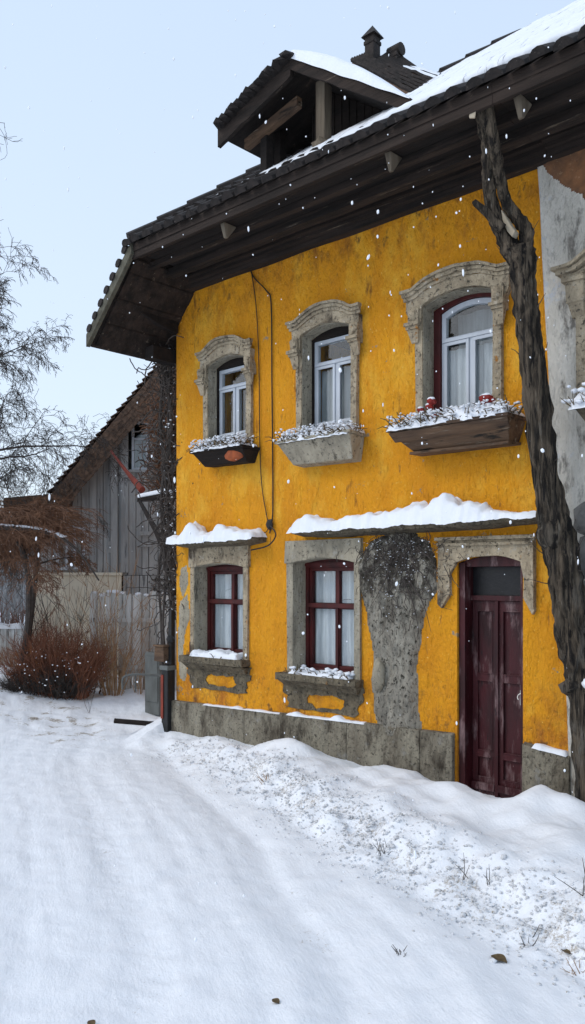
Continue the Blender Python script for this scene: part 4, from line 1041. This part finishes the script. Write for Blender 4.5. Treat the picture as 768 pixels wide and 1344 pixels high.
leaf(120,1296,4.0,.05,'tiny dead leaf on the road at the lower left')
leaf(362,1290,4.2,.05,'tiny dead leaf on the road at bottom centre')

# stone block by the door
m = MB(); p = at(703, 1062, -.14); m.box(p.x-.07, p.x+.06, -.24, -.09, -.1, .14); m.jitter(.03, 7); m.build('stone_block', 'stonegrey', label='small pale stone block against the plinth right of the door', cat='stone', bevel=.01)

# ------------------------------------------------------------------ barn (own frame, turned to the yard)
def frame(dep, s0, yaw):
    """local x = along wall, y = away, z up, pivot at depth dep and side s0"""
    piv = CAM+FW*dep+RT*s0; piv.z = 0
    ca_, sa = math.cos(yaw), math.sin(yaw)
    X = RT*ca_+FW*sa; Y = FW*ca_-RT*sa
    return Matrix(((X.x, Y.x, 0, piv.x), (X.y, Y.y, 0, piv.y), (0, 0, 1, 0), (0, 0, 0, 1)))
XB_ = frame(17, -2.2, R(5))
inv = XB_.inverted()
barn = root('grey_barn', XB_ @ Vector((-1, 2, 0)), 'grey weathered board gable house with steep brown shingled roof behind the yard fence', 'barn')
def LB(px, py):   # local x,z on wall plane
    t = (px-384)/1100.0; d = inv.to_3x3() @ (FW+RT*t); c = inv @ CAM; k = -c.y/d.y
    return c.x+d.x*k, CAM.z+(760-py)/1100.0*k
pkx, pkz = .12, 6.95
lx, lz = LB(78, 648); 
slope = (pkz-lz)/(pkx-lx)
m = MB(XB_); rnd = random.Random(5)
wx0 = LB(40, 700)[0]; x = wx0; 
holes = []
wz0 = LB(180, 617)[1]; wz1 = LB(180, 553)[1]; wxa = LB(173, 580)[0]; wxb = LB(195, 580)[0]
while x < 2.8:
    wd = rnd.uniform(.12, .19); a, b = x, x+wd-.012; dy = rnd.uniform(0, .018)
    def top(q): 
        if q < lx+.35: return lz-.25
        return pkz-slope*abs(q-pkx)-.12
    segs = [(2.15, None)]
    if b > wxa and a < wxb: segs = [(2.15, wz0), (wz1, None)]
    for (s0, s1) in segs:
        za = s1 if s1 else top(a); zb = s1 if s1 else top(b)
        m.hexa([(a,dy,s0),(b,dy,s0),(b,.06,s0),(a,.06,s0)], [(a,dy,za),(b,dy,zb),(b,.06,zb),(a,.06,za)])
    x += wd
m.build('board_wall', 'barn', barn)
m = MB(XB_); m.panel([(wx0, 0), (2.8, 0), (2.8, 4.2), (pkx, pkz-.16), (lx+.3, lz-.3), (wx0, lz-.3)], [[(wxa, wz0), (wxb, wz0), (wxb, wz1), (wxa, wz1)]], .061, .2); m.build('backing_wall', 'dark', barn)
m = MB(XB_)
for px in (150, 164, 218, 226):   # proud posts
    q = LB(px, 700)[0]; m.box(q-.07, q+.07, -.05, -.001, 2.2, min(top(q), 6)-.02)
for (a, b, z) in ((137, 152, 2.6), (137, 152, 2.75), (178, 205, 2.95), (178, 205, 2.72)):
    m.box(LB(a, 700)[0]+.08, LB(b, 700)[0]-.08+.0, -.04, -.002, z, z+.08)
m.build('wall_post', 'barn', barn)
m = MB(XB_); m.box(LB(44,760)[0], LB(160,760)[0], -.12, -.001, -.2, 2.14); m.box(LB(44,760)[0]-.03, LB(160,760)[0]+.02, -.17, -.001, 2.141, 2.2); m.build('plaster_base', 'cream', barn, bevel=.01)
m = MB(XB_); x = LB(160,760)[0]+.03
while x < 2.8: m.box(x, x+.15, -.03-rnd.uniform(0,.015), -.001, -.2, 2.14); x += .165
m.build('lower_wall', 'barn', barn)
# gable window
m = MB(XB_); frame_rect(m, wxa+.002, wxb-.002, wz0+.002, wz1-.002, .045, -.03, .07); gw = m.build('window', 'wpaint', barn)
m = MB(XB_); q = wz0+(wz1-wz0)*.62; m.box(wxa+.05, wxb-.05, -.01, .05, q, q+.035); m.build('transom_bar', 'wpaint', gw)
m = MB(XB_); m.box(wxa+.04, wxb-.04, .03, .036, wz0+.04, wz1-.04); m.build('glass', 'glass', gw)
m = MB(XB_); m.box(wxa-.04, wxb+.06, -.09, -.03, wz0-.05, wz0); m.box(wxa-.03, wxb+.04, -.06, -.001, wz1+.03, wz1+.09); m.build('window_trim', 'barn', barn)
curt = MB(XB_); curt.box(wxa+.02, wxb-.02, .10, .12, wz0, wz1-.25); curt.build('blind', 'dimcurtain', gw)
# lower windows
for (pa, pb, pt, pbm) in ((74, 90, 695, 748), (97, 112, 692, 747)):
    a = LB(pa, 720)[0]; b = LB(pb, 720)[0]; z1_ = LB(pa, pt)[1]; z0_ = LB(pa, pbm)[1]
    m = MB(XB_); frame_rect(m, a, b, z0_, z1_, .05, -.04, .0); bw = m.build('window', 'wpaint', barn)
    m = MB(XB_); m.box(a+.051, b-.051, -.012, -.006, z0_+.05, z1_-.05); m.build('glass', 'glass', bw)
# roof
def rs(mb, x0, z0, x1, z1, y0, y1, th): mb.hexa([(x0,y0,z0-th),(x1,y0,z1-th),(x1,y1,z1-th),(x0,y1,z0-th)], [(x0,y0,z0),(x1,y0,z1),(x1,y1,z1),(x0,y1,z0)])
m = MB(XB_); rs(m, lx-.05, lz-.02, pkx, pkz, -.45, 6, .12); rs(m, pkx+.002, pkz, 2*pkx-lx+.05, lz-.02, -.45, 6, .12)
m.hexa([(wx0-.4,-.5,lz-.34),(lx+.25,-.5,lz-.24),(lx+.25,5,lz-.5),(wx0-.4,5,lz-.55)], [(wx0-.4,-.5,lz-.14),(lx+.25,-.5,lz-.02),(lx+.25,5,lz-.1),(wx0-.4,5,lz-.2)])
br = m.build('roof', 'shingle', barn)
m = MB(XB_); n = 26
for i in range(n):
    for j in range(14):
        u = (i+.5*(j % 2)*0+rnd.random()*.2)/n; x = pkx+(lx-.05-pkx)*u; z = pkz+(lz-.02-pkz)*u
        y = -.50+j*.2; dz = rnd.uniform(.01, .035); L = .20
        sx, sz = -.64*L, -.77*L
        nx_, nz_ = -.77, .64
        a = Vector((x+nx_*.01, y, z+nz_*.01)); b = Vector((x+sx+nx_*(.05+dz), y, z+sz+nz_*(.05+dz)))
        wv = Vector((0, .19, 0)); tk = Vector((nx_*.02, 0, nz_*.02))
        m.hexa([a, b, b+wv, a+wv], [a+tk, b+tk, b+wv+tk, a+wv+tk])
m.build('shingles', 'shingle', br)
m = MB(XB_); rs(m, lx+.02, lz-.13, pkx, pkz-.13, -.44, -.38, .16); m.build('barge_board', 'shingle', br)
m = MB(XB_)
for k in range(16):
    u = k/16; x = pkx+(lx-pkx)*u; z = pkz+(lz-pkz)*u
    for q in range(5): m.tube([(x-.03*q, -.46-.0*q, z-.04*q), (x-.07-.03*q, -.48, z-.14-.03*q)], [.02,.012], 4)
m.build('ragged_edge', 'twigbrown', br)
m = MB(XB_)
for k in range(60):
    for q in range(4):
        u = (k+rnd.random()*.6)/60; x = pkx+(lx-pkx)*u; z = pkz+(lz-pkz)*u; off = .02+q*.085+rnd.uniform(-.01,.01)
        cx, cz = x+.77*off, z-.64*off; L = rnd.uniform(.10,.15); y = -.485-.012*(4-q)-rnd.uniform(0,.012)
        a = Vector((cx, y, cz)); b = a+Vector((-.64*L-.012, -.012, -.77*L)); w_ = Vector((.77*.10, 0, -.64*.10)); t_ = Vector((0,.012,0))
        m.hexa([a, b, b+w_, a+w_], [a+t_, b+t_, b+w_+t_, a+w_+t_])
m.build('verge_shingles', 'shingle', br)

# ------------------------------------------------------------------ fences
XF = frame(14.9, -2.2, R(-2)); invf = XF.inverted()
def LF(px, py=800, fr=invf):
    t = (px-384)/1100.0; d = fr.to_3x3() @ (FW+RT*t); c = fr @ CAM; k = -c.y/d.y
    return c.x+d.x*k, CAM.z+(760-py)/1100.0*k
fen = root('plank_fence', XF @ Vector((-.8, 0, 0)), 'tall grey vertical plank fence with dabs of snow along its top', 'fence')
m = MB(XF); x = LF(118)[0]; x1 = LF(240)[0]; xs_f = []
while x < x1:
    wd = rnd.uniform(.10, .17); zt_ = LF(150, 780)[1]+rnd.uniform(-.04, .04); dy = rnd.uniform(0, .02); le = rnd.uniform(-.01, .01)
    m.hexa([(x,dy,-.1),(x+wd-.02,dy,-.1),(x+wd-.02,.03+dy,-.1),(x,.03+dy,-.1)], [(x+le,dy,zt_),(x+wd-.02+le,dy,zt_+rnd.uniform(-.04,.04)),(x+wd-.02+le,.03+dy,zt_),(x+le,.03+dy,zt_)])
    xs_f.append((x+wd/2, zt_)); x += wd
m.build('planks', 'fence', fen, bevel=.004)
for pxp in (122, 160, 200, 236):
    q = LF(pxp)[0]; m = MB(XF); m.box(q-.05, q+.05, .052, .14, -.1, 1.85); m.build('post', 'fence', fen, bevel=.005)
m = MB(XF); m.box(LF(118)[0], x1, -.035, -.001, 1.30, 1.38); m.box(LF(118)[0], x1, -.035, -.001, .45, .53)
m.build('rail', 'fence', fen)
m = MB(XF)
for (q, z) in xs_f:
    if rnd.random() < .75: m.blob((q, .02, z+.015), rnd.uniform(.03, .06), (1.2,.7,.7), .4, q*9)
m.build('snow_cap', 'snow', fen, smooth=True)
XG = frame(15.6, -5.2, R(0)); invg = XG.inverted()
lf_ = root('low_wall', XG @ Vector((0, 0, .2)), 'low grey board wall with snow on top left of the red bush', 'wall')
m = MB(XG); a, b = LF(-40, 800, invg)[0], LF(30, 800, invg)[0]; x = a
while x < b: m.box(x, x+.13, rnd.uniform(0,.015), .05, .1, 1.16); x += .14
m.build('boards', 'fence', lf_); m = MB(XG); m.snowcap(a, b, -.04, .1, lambda x, y: 1.165, lambda x: .09, 4, .04, .06, .02); m.build('snow_cap', 'snow', lf_, smooth=True)

# dark box and bumper: things by the house corner
def boxat(pa, pb, pt, pbm, y, dy, mat, mb=None, bev=.008):
    A = at(pa, pbm, y); B = at(pb, pt, y); m = mb or MB(); m.box(A.x, B.x, y, y+dy, A.z, at(pa, pt, y).z); return m
post_ = root('corner_post', at(222, 945, -.1), 'black post with a faded red strip and metal collar at the yellow house corner', 'post')
m = MB(); A = at(222, 945, -.05); hw = .065; m.box(A.x-hw, A.x+hw, -.13, .0, -.1, at(222, 872, -.05).z); m.jitter(.006, 5); m.build('post_body', 'black', post_, bevel=.01)
m = MB(); zc = at(222, 880, -.05).z; m.box(A.x-hw-.02, A.x+hw+.02, -.15, .02, zc+.01, zc+.07); m.build('collar', 'greymetal', post_, bevel=.01)
m = MB(); m.box(A.x-hw+.00, A.x-hw+.05, -.142, -.131, .22, .80); m.build('red_strip', 'rustred', post_, bevel=.003)
m = MB(); m.box(A.x-hw-.10, A.x-hw-.005, -.10, .02, zc+.14, zc+.36); m.jitter(.01, 6); bx_ = MB()
mb_ = MB(); mb_.box(A.x-.20, A.x-.0, -.14, .02, zc+.12, zc+.31); mb_.box(A.x-.22, A.x+.02, -.16, .03, zc+.311, zc+.335); mb_.jitter(.015, 5)
mb_.build('meter_box', 'boxwood', label='small dark brown box mounted above the black corner post', cat='box', bevel=.008)
m = MB(); m.box(A.x+.0, A.x+.06, -.06, .0, zc+.072, zc+.8); m.blob((A.x+.03,-.05,zc+.42), .06, (1,1,1), .3, 2); m.build('pipe', 'black', label='thin black pipe rising from the corner post beside the yellow wall', cat='pipe')
cab = root('grey_cabinet', atd(203, 890, 13.2), 'small grey metal cabinet standing before the fence by the house corner', 'cabinet')
m = MB(); p = atd(205, 905, 13.2); q = atd(205, 856, 13.2); m.box(p.x-.16, p.x+.20, p.y-.1, p.y+.12, -.05, q.z); m.build('body', 'greymetal', cab, bevel=.01)
m = MB(); m.box(p.x-.14, p.x+.18, p.y-.115, p.y-.101, .15, q.z-.06); m.build('door', 'greymetal', cab, bevel=.006)
m = MB(); pts = [atd(a, b, 12.6) for a, b in ((161,905),(161,892),(166,887),(180,885),(198,886),(214,887))]
m.tube(smoothp(pts), .018, 8); pts = [atd(a, b, 12.6) for a, b in ((178,886),(178,908))]; m.tube(pts, .012, 6)
m.build('bent_rail', 'greymetal', label='bent grey metal handrail standing in the snow by the corner post', cat='rail')
m = MB(); pts = [atd(a, b, 11.7) for a, b in ((150,946),(175,948),(200,950),(228,952))]
m.tube(smoothp(pts), .045, 6, squash=.7); 
m.build('timber_kerb', 'darkwood', label='dark timber lying half buried in snow by the house corner', cat='timber', bevel=.004)
m = MB(); p = atd(35, 900, 14.6); m.blob((p.x, p.y, p.z-.02), .28, (1.8,.8,.45), .3, 3); m.build('fallen_log', 'bark', label='dark log at the foot of the red bush with snow on it', cat='log', smooth=True)
m = MB(); p = atd(26, 892, 14.0); m.blob((p.x, p.y, p.z-.05), .17, (1.1,1,.9), .3, 8); m.build('snow_mound', 'snow', label='round lump of snow before the dark log at the left', cat='snow', smooth=True)

# red pole, canopy and brace
m = MB(); m.tube([atd(146,592,15.0), atd(165,617,14.5), atd(187,643,14.0)], [.022,.03,.06], 8, rough=.2); m.build('red_pole', 'rustred', label='slanting faded red pole against the grey barn wall', cat='pole')
can = root('small_canopy', atd(200, 652, 13.6), 'small snow covered plank canopy between the barn and the yellow house', 'canopy')
a = atd(180, 654, 13.8); b = atd(222, 646, 13.2)
m = MB(); dv = Vector((.35, .35, .02)); m.hexa([a-Vector((0,0,.06)), b-Vector((0,0,.06)), b+dv-Vector((0,0,.06)), a+dv-Vector((0,0,.06))], [a, b, b+dv, a+dv]); m.build('plank_roof', 'darkwood', can)
m = MB(); u_ = Vector((0,0,.005)); m.hexa([a+u_, b+u_, b+dv+u_, a+dv+u_], [a+Vector((0,0,.07)), b+Vector((0,0,.08)), b+dv+Vector((0,0,.1)), a+dv+Vector((0,0,.1))]); m.jitter(.01,8); m.build('snow_cap', 'snow', can, bevel=.02)
m = MB(); m.tube([atd(184,658,13.7), atd(205,695,13.0), atd(220,725,12.4), atd(231,752,12.2)], [.03,.045,.06,.05], 8, rough=.4); m.build('wooden_brace', 'darkwood', label='dark slanting brace under the small canopy near the yellow corner', cat='brace', smooth=True)

# ------------------------------------------------------------------ vegetation
def grow(mb, p, d, L, r, lv, P, rnd):
    seg = P['seg'][lv]; pts = [p.copy()]; rr = [r]; step = L/seg
    for i in range(seg):
        d = (d+Vector((rnd.gauss(0,1), rnd.gauss(0,1), rnd.gauss(0,1)))*P['wob'][lv]+Vector((0,0,P['grav'][lv]*(i+1)/seg))).normalized()
        p = p+d*step; pts.append(p.copy()); rr.append(r*(1-(1-P['tip'])*(i+1)/seg))
        if lv < P['lv']:
            k = P['kids'][lv]
            if i >= P['start'][lv]:
                cnt = int(k)+(1 if rnd.random() < k-int(k) else 0)
                for _ in range(cnt):
                    o = d.orthogonal(); o.rotate(Matrix.Rotation(rnd.uniform(0, 2*math.pi), 3, d)); ang = R(rnd.uniform(*P['ang'][lv]))
                    nd = (d*math.cos(ang)+o*math.sin(ang)).normalized()
                    grow(mb['k'] if False else mb, p, nd, L*P['len'][lv]*rnd.uniform(.6,1.15)*(1-.35*i/seg), rr[-1]*P['rad'][lv], lv+1, P, rnd)
    mb[lv].tube(pts, [max(q, P['min']) for q in rr], [9,6,4,3,3][lv], cap=lv < 2, rough=.15 if lv == 0 else 0)
def tree(name, base, P, L, r, d0, label, cat, mats, seed, names=('trunk','limbs','twigs'), group=None, extra=None):
    rnd = random.Random(seed); mbs = [MB() for _ in range(5)]
    rt_ = root(name, base, label, cat, group)
    grow(mbs, Vector(base)+Vector((0,0,-.15)), d0.normalized(), L, r, 0, P, rnd)
    if extra: extra(mbs, rnd)
    if names[0]: mbs[0].build(names[0], mats[0], rt_, smooth=True)
    a = MB(); a.v = mbs[1].v; a.f = mbs[1].f; a.build(names[1], mats[0], rt_)
    t2 = MB()
    for q in mbs[2:]: t2.add(q.v, q.f)
    if t2.v: t2.build(names[2], mats[1], rt_)
    return rt_
PB = dict(seg=[14,9,7,6,5], wob=[.04,.12,.16,.16,.2], grav=[0,-.05,-.20,-.28,-.3], tip=.25, lv=4, kids=[2.8,2.0,1.6,1.4], start=[3,2,1,1], ang=[(35,75),(25,60),(25,60),(20,60)], len=[.50,.46,.5,.5], rad=[.38,.45,.5,.6], min=.0034)
b0 = atd(-75, 900, 14.5); b0.z = gz(b0.x, b0.y)
big = tree('weeping_birch', b0, PB, 6.5, .14, RT*.10+Vector((0,0,1)), 'tall bare tree with fine drooping twigs at the left edge against the sky', 'tree', ('twigdark','twigdark'), 5)
b0 = atd(-190, 900, 13.0); b0.z = gz(b0.x, b0.y)
PT = dict(PB); PT['kids'] = [2.0,1.5,.6,0]; PT['grav'] = [0,.05,0,0,0]; PT['lv'] = 3; PT['start'] = [6,2,1,1]; PT['len'] = [.25,.4,.45,.5]
tree('tall_tree', b0, PT, 10.5, .15, Vector((.0,.0,1)), 'taller bare tree outside the left edge whose branch tips enter high in the sky', 'tree', ('twigdark','twigdark'), 9)
PM = dict(seg=[9,8,7,5,4], wob=[.07,.16,.2,.2,.2], grav=[0,-.10,-.22,-.3,-.3], tip=.3, lv=4, kids=[1.9,2.0,2.0,1.3], start=[5,1,1,1], ang=[(50,85),(25,65),(20,60),(20,60)], len=[.62,.55,.5,.5], rad=[.45,.5,.55,.7], min=.0035)
b0 = atd(26, 865, 14.3); b0.z = gz(b0.x, b0.y)
bt = tree('brown_tree', b0, PM, 2.75, .085, RT*.06+Vector((0,0,1)), 'small dark stemmed tree with rust brown flat twiggy crown left of the barn', 'tree', ('twigdark','twigbrown'), 21)
m = MB(); P = [atd(a, b, 13.8) for a, b in ((30,868),(36,820),(38,775),(33,735),(24,710))]; m.tube(smoothp(P), .045, 8, rough=.2); m.build('second_stem', 'twigdark', bt)
m = MB(); rnd = random.Random(44)
for i in range(520):
    p = atd(rnd.uniform(-50, 80), rnd.uniform(664, 705), rnd.uniform(13.2, 14.6)); sgn = 1 if rnd.random() < .75 else -1
    d = (RT*sgn*rnd.uniform(.5,1)+FW*rnd.gauss(0,.5)+Vector((0,0,rnd.uniform(-.1,.45)))).normalized(); L = rnd.uniform(.35, .95); pts = [p]
    for k in range(7): d = (d+Vector((rnd.gauss(0,.08), rnd.gauss(0,.08), -.10))).normalized(); pts.append(pts[-1]+d*L/7)
    m.tube(pts, [.007-.0007*k for k in range(8)], 3, cap=False)
    for _ in range(5):
        k = rnd.randint(1, 6); e = (d+Vector((rnd.gauss(0,.5), rnd.gauss(0,.5), rnd.gauss(-.1,.4)))).normalized(); l2 = rnd.uniform(.1,.3)
        m.tube([pts[k], pts[k]+e*l2*.5, pts[k]+e*l2+Vector((0,0,-.04))], [.004,.0035,.003], 3, cap=False)
m.build('crown', 'twigbrown', bt)
# snow-laden branch
m = MB(); P = smoothp([atd(a, b, 13.3) for a, b in ((-60,694),(-10,692),(25,694),(50,697),(75,704),(95,716),(112,735),(130,762))]); m.tube(P, [.042*(1-i/len(P)*.75) for i in range(len(P))], 8, rough=.2)
lb = m.build('snowy_branch', 'twigdark', label='long dark branch crossing low at the left with snow lying on it', cat='branch')
m = MB()
for i, p in enumerate(P[:27]):
    if N(i*.5, 3) > -.1: m.blob(p+Vector((0,0,.042)), .035, (1.6,1.6,.55), .5, i)
m.build('snow_cap', 'snow', lb, smooth=True)
def bush(name, base, n, h, spread, w_, mat, label, cat, seed, fork=3, r=.006):
    rnd = random.Random(seed); m = MB(); base = Vector(base)
    for i in range(n):
        u = rnd.uniform(-1, 1); p = base+RT*u*w_+FW*rnd.gauss(0, .18)*w_; p.z = base.z-.05
        d = (RT*(u*.35+rnd.gauss(0, spread))+FW*rnd.gauss(0, spread)+Vector((0,0,1))).normalized(); L = h*rnd.uniform(.45,1)*(1-.25*abs(u))
        pts = [p]; 
        for k in range(6):
            d = (d+Vector((rnd.gauss(0,.09), rnd.gauss(0,.09), rnd.gauss(0,.05)))).normalized(); pts.append(pts[-1]+d*L/6)
        m.tube(pts, [r*(1-k*.13) for k in range(7)], 3, cap=False)
        for _ in range(fork):
            k = rnd.randint(2, 5); q = pts[k]; e = (d+Vector((rnd.gauss(0,.6), rnd.gauss(0,.6), rnd.gauss(.1,.4)))).normalized(); l2 = L*rnd.uniform(.12,.3)
            m.tube([q, q+e*l2*.5, q+e*l2+Vector((rnd.gauss(0,.03), 0, 0))], [r*.6,r*.5,r*.35], 3, cap=False)
    return m, rnd
b0 = atd(72, 905, 13.9); b0.z = gz(b0.x, b0.y)
rb = root('red_bush', b0, 'dense leafless red brown bush in front of the cream plaster wall', 'bush')
m, _ = bush('x', b0, 900, 1.35, .22, .52, 'twigred', '', '', 4, 5, .0055); m.build('upper_twigs', 'twigred', rb)
m, _ = bush('x', b0+Vector((-.1,-.1,0)), 1200, .72, .75, .52, 'twigdark', '', '', 6, 6, .0055); m.build('lower_twigs', 'twigdark', rb)
m = MB(); r2 = random.Random(2)
for i in range(130): 
    p = b0+RT*r2.gauss(0,.36)+FW*r2.gauss(-.1,.3); m.blob((p.x, p.y, b0.z+r2.uniform(.1,.75)), r2.uniform(.007,.016), (1,1,.7), .3, i, False)
m.build('snow_specks', 'snow', rb)
def stalks(px, py, dep, n, h, wd, seed, mat, label, sp=.07, name='tall_shrub'):
    b0 = atd(px, py, dep); b0.z = gz(b0.x, b0.y); m, _ = bush('x', b0, n, h, sp, wd, mat, '', '', seed, 5, .007)
    m.build(name, mat, label=label, cat='shrub', origin=b0, group='leafless shrubs in front of the yard fence')
stalks(148, 905, 14.3, 50, 2.75, .13, 3, 'twigpale', 'tall tan brown leafless shrub rising above the plank fence')
stalks(112, 905, 14.4, 40, 1.3, .25, 7, 'twigbrown', 'short brown leafless shrub between the red bush and the tall shrub')
stalks(88, 905, 15.2, 30, 2.6, .5, 12, 'twigdark', 'thin dark saplings standing before the cream plaster wall', .05)
stalks(186, 905, 14.5, 18, 1.15, .3, 9, 'twigpale', 'low tan leafless shrub against the right part of the plank fence', .1)
stalks(10, 880, 15.9, 160, 1.5, .5, 15, 'twigred', 'rusty leafless shrub behind the low board wall at far left', .2)
# climber on house corner
def climber(name, pts_fn, n, seed, mat, label, rad=.006, steps=16, blobs=0):
    rnd = random.Random(seed); m = MB()
    for i in range(n):
        p = pts_fn(rnd); d = Vector((rnd.gauss(0,.5), rnd.gauss(0,.2), rnd.gauss(.4,.6))).normalized(); pts = [p]
        for k in range(rnd.randint(5, steps)):
            d = (d+Vector((rnd.gauss(0,.5), rnd.gauss(0,.25), rnd.gauss(0,.45)))).normalized(); p = p+d*.05; pts.append(p)
        m.tube(pts, rad*rnd.uniform(.6,1.6), 4, cap=False)
    return m, rnd
def f_(rnd):
    py = rnd.uniform(455, 800); wd = 20 if py < 660 else 13
    return at(229-abs(rnd.gauss(0, .45))*wd, py, rnd.uniform(.0, .25))
cl = root('climbing_vine', (-8.95, .1, 0), 'tangled bare dark vine climbing the left corner of the yellow house', 'vine')
m, rnd = climber('x', f_, 420, 4, 'twigdark', ''); 
for i in range(5):
    P = [at(228-random.uniform(0,20), y_, .1) for y_ in (905, 820, 740, 650, 560, 470)]; m.tube(smoothp(P), .018, 6, rough=.2)
m.build('stems', 'twigdark', cl)
m = MB()
for i in range(90):
    p = f_(rnd); m.blob(p, rnd.uniform(.008,.022), (1,1,.7), .4, i, False)
m.build('snow_specks', 'snow', cl)
def f2(rnd): return atd(220+rnd.gauss(0, 6), rnd.uniform(530, 650), rnd.uniform(14.9, 15.6))
cl = root('barn_creeper', atd(208, 660, 15.2), 'brown twiggy creeper covering the barn wall right of its gable window', 'vine')
m, rnd = climber('x', f2, 900, 8, 'twigbrown', '', .007); m.build('stems', 'twigbrown', cl)
m = MB()
for i in range(90): m.blob(f2(rnd), rnd.uniform(.008,.02), (1,1,.7), .4, i, False)
m.build('snow_specks', 'snow', cl)
# distant thicket behind the left trees
m = MB(); rnd = random.Random(31)
for i in range(500):
    p = atd(rnd.uniform(-260, 60), 800, rnd.uniform(24, 34)); p.z = 0; h = rnd.uniform(2.2, 4.4); d = Vector((rnd.gauss(0,.12), rnd.gauss(0,.12), 1)).normalized()
    m.tube([p, p+d*h*.5, p+d*h+Vector((rnd.gauss(0,.3),0,0))], [.03,.018,.006], 3, cap=False)
    for k in range(5):
        q = p+d*h*rnd.uniform(.3,.95); e = Vector((rnd.gauss(0,.7), rnd.gauss(0,.7), rnd.uniform(.2,1))).normalized(); m.tube([q, q+e*h*.2], [.01,.005], 3, cap=False)
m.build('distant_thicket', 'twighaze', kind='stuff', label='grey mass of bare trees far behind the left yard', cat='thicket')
dh = root('distant_house', atd(-10, 900, 40), 'faint pale house far behind the bare trees at the left', 'house')
XD = frame(40, -14, R(0)); m = MB(XD); m.box(-5, 1.6, 0, 5, -.2, 3.6); m.build('wall', 'distant', dh); m = MB(XD)
m.hexa([(-5.3,-.4,3.61),(1.9,-.4,3.61),(1.9,5.4,3.61),(-5.3,5.4,3.61)], [(-5.3,2.4,5.2),(1.9,2.4,5.2),(1.9,2.6,5.2),(-5.3,2.6,5.2)]); m.build('roof', 'snow', dh)

# ------------------------------------------------------------------ falling snow
m = MB(); rnd = random.Random(77)
for i in range(560):
    dep = rnd.uniform(2.6, 7.2); px = rnd.uniform(-30, 800); py = rnd.uniform(-20, 1344)
    p = atd(px, py, dep)
    if p.y > -1.25 or p.z < .3: continue
    if py > 760 and rnd.random() < .6: continue
    r = abs(rnd.gauss(.0022, .0018))+.0011
    V, F = ICO1; tilt = rnd.gauss(0, .25); st = rnd.uniform(1, 1.9)*(1.9 if rnd.random() < .18 else 1)
    m.add([p+Vector((v.x*r+v.z*tilt*r, v.y*r, v.z*r*st)) for v in V], F)
m.build('falling_snow', 'flake', kind='stuff', label='snowflakes falling in the air in front of the houses', cat='snowflakes', smooth=True)

# ------------------------------------------------------------------ camera, light, sky
cam = bpy.data.cameras.new('camera'); co = bpy.data.objects.new('camera', cam); C.objects.link(co); S.camera = co
co.location = CAM; co.rotation_euler = (R(90), 0, math.atan2(.6807, .7325))
cam.sensor_fit = 'VERTICAL'; cam.sensor_height = 36; cam.sensor_width = 36; cam.lens = 1100/1344*36; cam.shift_y = 88/1344; cam.clip_end = 2000; cam.clip_start = .05
sun = bpy.data.lights.new('sun', 'SUN'); so = bpy.data.objects.new('sun', sun); C.objects.link(so)
sun.energy = .7; sun.angle = R(14); sun.color = (1, .965, .92)
EL, AZ = R(42), R(-150)   # light comes from the street side, left
sd = Vector((-.45, -.75, math.tan(EL)*.87)).normalized(); so.rotation_euler = sd.to_track_quat('Z', 'Y').to_euler()
wd_ = bpy.data.worlds.new('World'); S.world = wd_; wd_.use_nodes = True; nt = wd_.node_tree; n = nt.nodes; l = nt.links; bg = n['Background']; out = n['World Output']
sky = n.new('ShaderNodeTexSky'); sky.sky_type = 'NISHITA'; sky.sun_disc = False; sky.sun_elevation = EL; sky.sun_rotation = math.atan2(sd.x, sd.y); sky.dust_density = 3
l.new(sky.outputs[0], bg.inputs['Color']); bg.inputs['Strength'].default_value = .05
b2 = n.new('ShaderNodeBackground'); b2.inputs['Strength'].default_value = 1
tc = n.new('ShaderNodeTexCoord'); sp_ = n.new('ShaderNodeSeparateXYZ'); l.new(tc.outputs['Generated'], sp_.inputs[0])
cr_ = n.new('ShaderNodeValToRGB'); cr_.color_ramp.elements[0].position = 0; cr_.color_ramp.elements[0].color = (.645,.725,.82,1); cr_.color_ramp.elements[1].position = .7; cr_.color_ramp.elements[1].color = (.53,.64,.79,1)
nn = n.new('ShaderNodeTexNoise'); nn.inputs['Scale'].default_value = 1.3; nn.inputs['Detail'].default_value = 3
ad = n.new('ShaderNodeMath'); ad.operation = 'MULTIPLY_ADD'; l.new(nn.outputs['Fac'], ad.inputs[0]); ad.inputs[1].default_value = .25; l.new(sp_.outputs['Z'], ad.inputs[2]); l.new(tc.outputs['Generated'], nn.inputs['Vector'])
l.new(ad.outputs[0], cr_.inputs['Fac']); l.new(cr_.outputs['Color'], b2.inputs['Color'])
as_ = n.new('ShaderNodeAddShader'); l.new(bg.outputs[0], as_.inputs[0]); l.new(b2.outputs[0], as_.inputs[1]); l.new(as_.outputs[0], out.inputs['Surface'])
S.view_settings.view_transform = 'Standard'; S.view_settings.look = 'None'; S.view_settings.gamma = 1; S.view_settings.exposure = .13
S.render.engine = 'CYCLES'
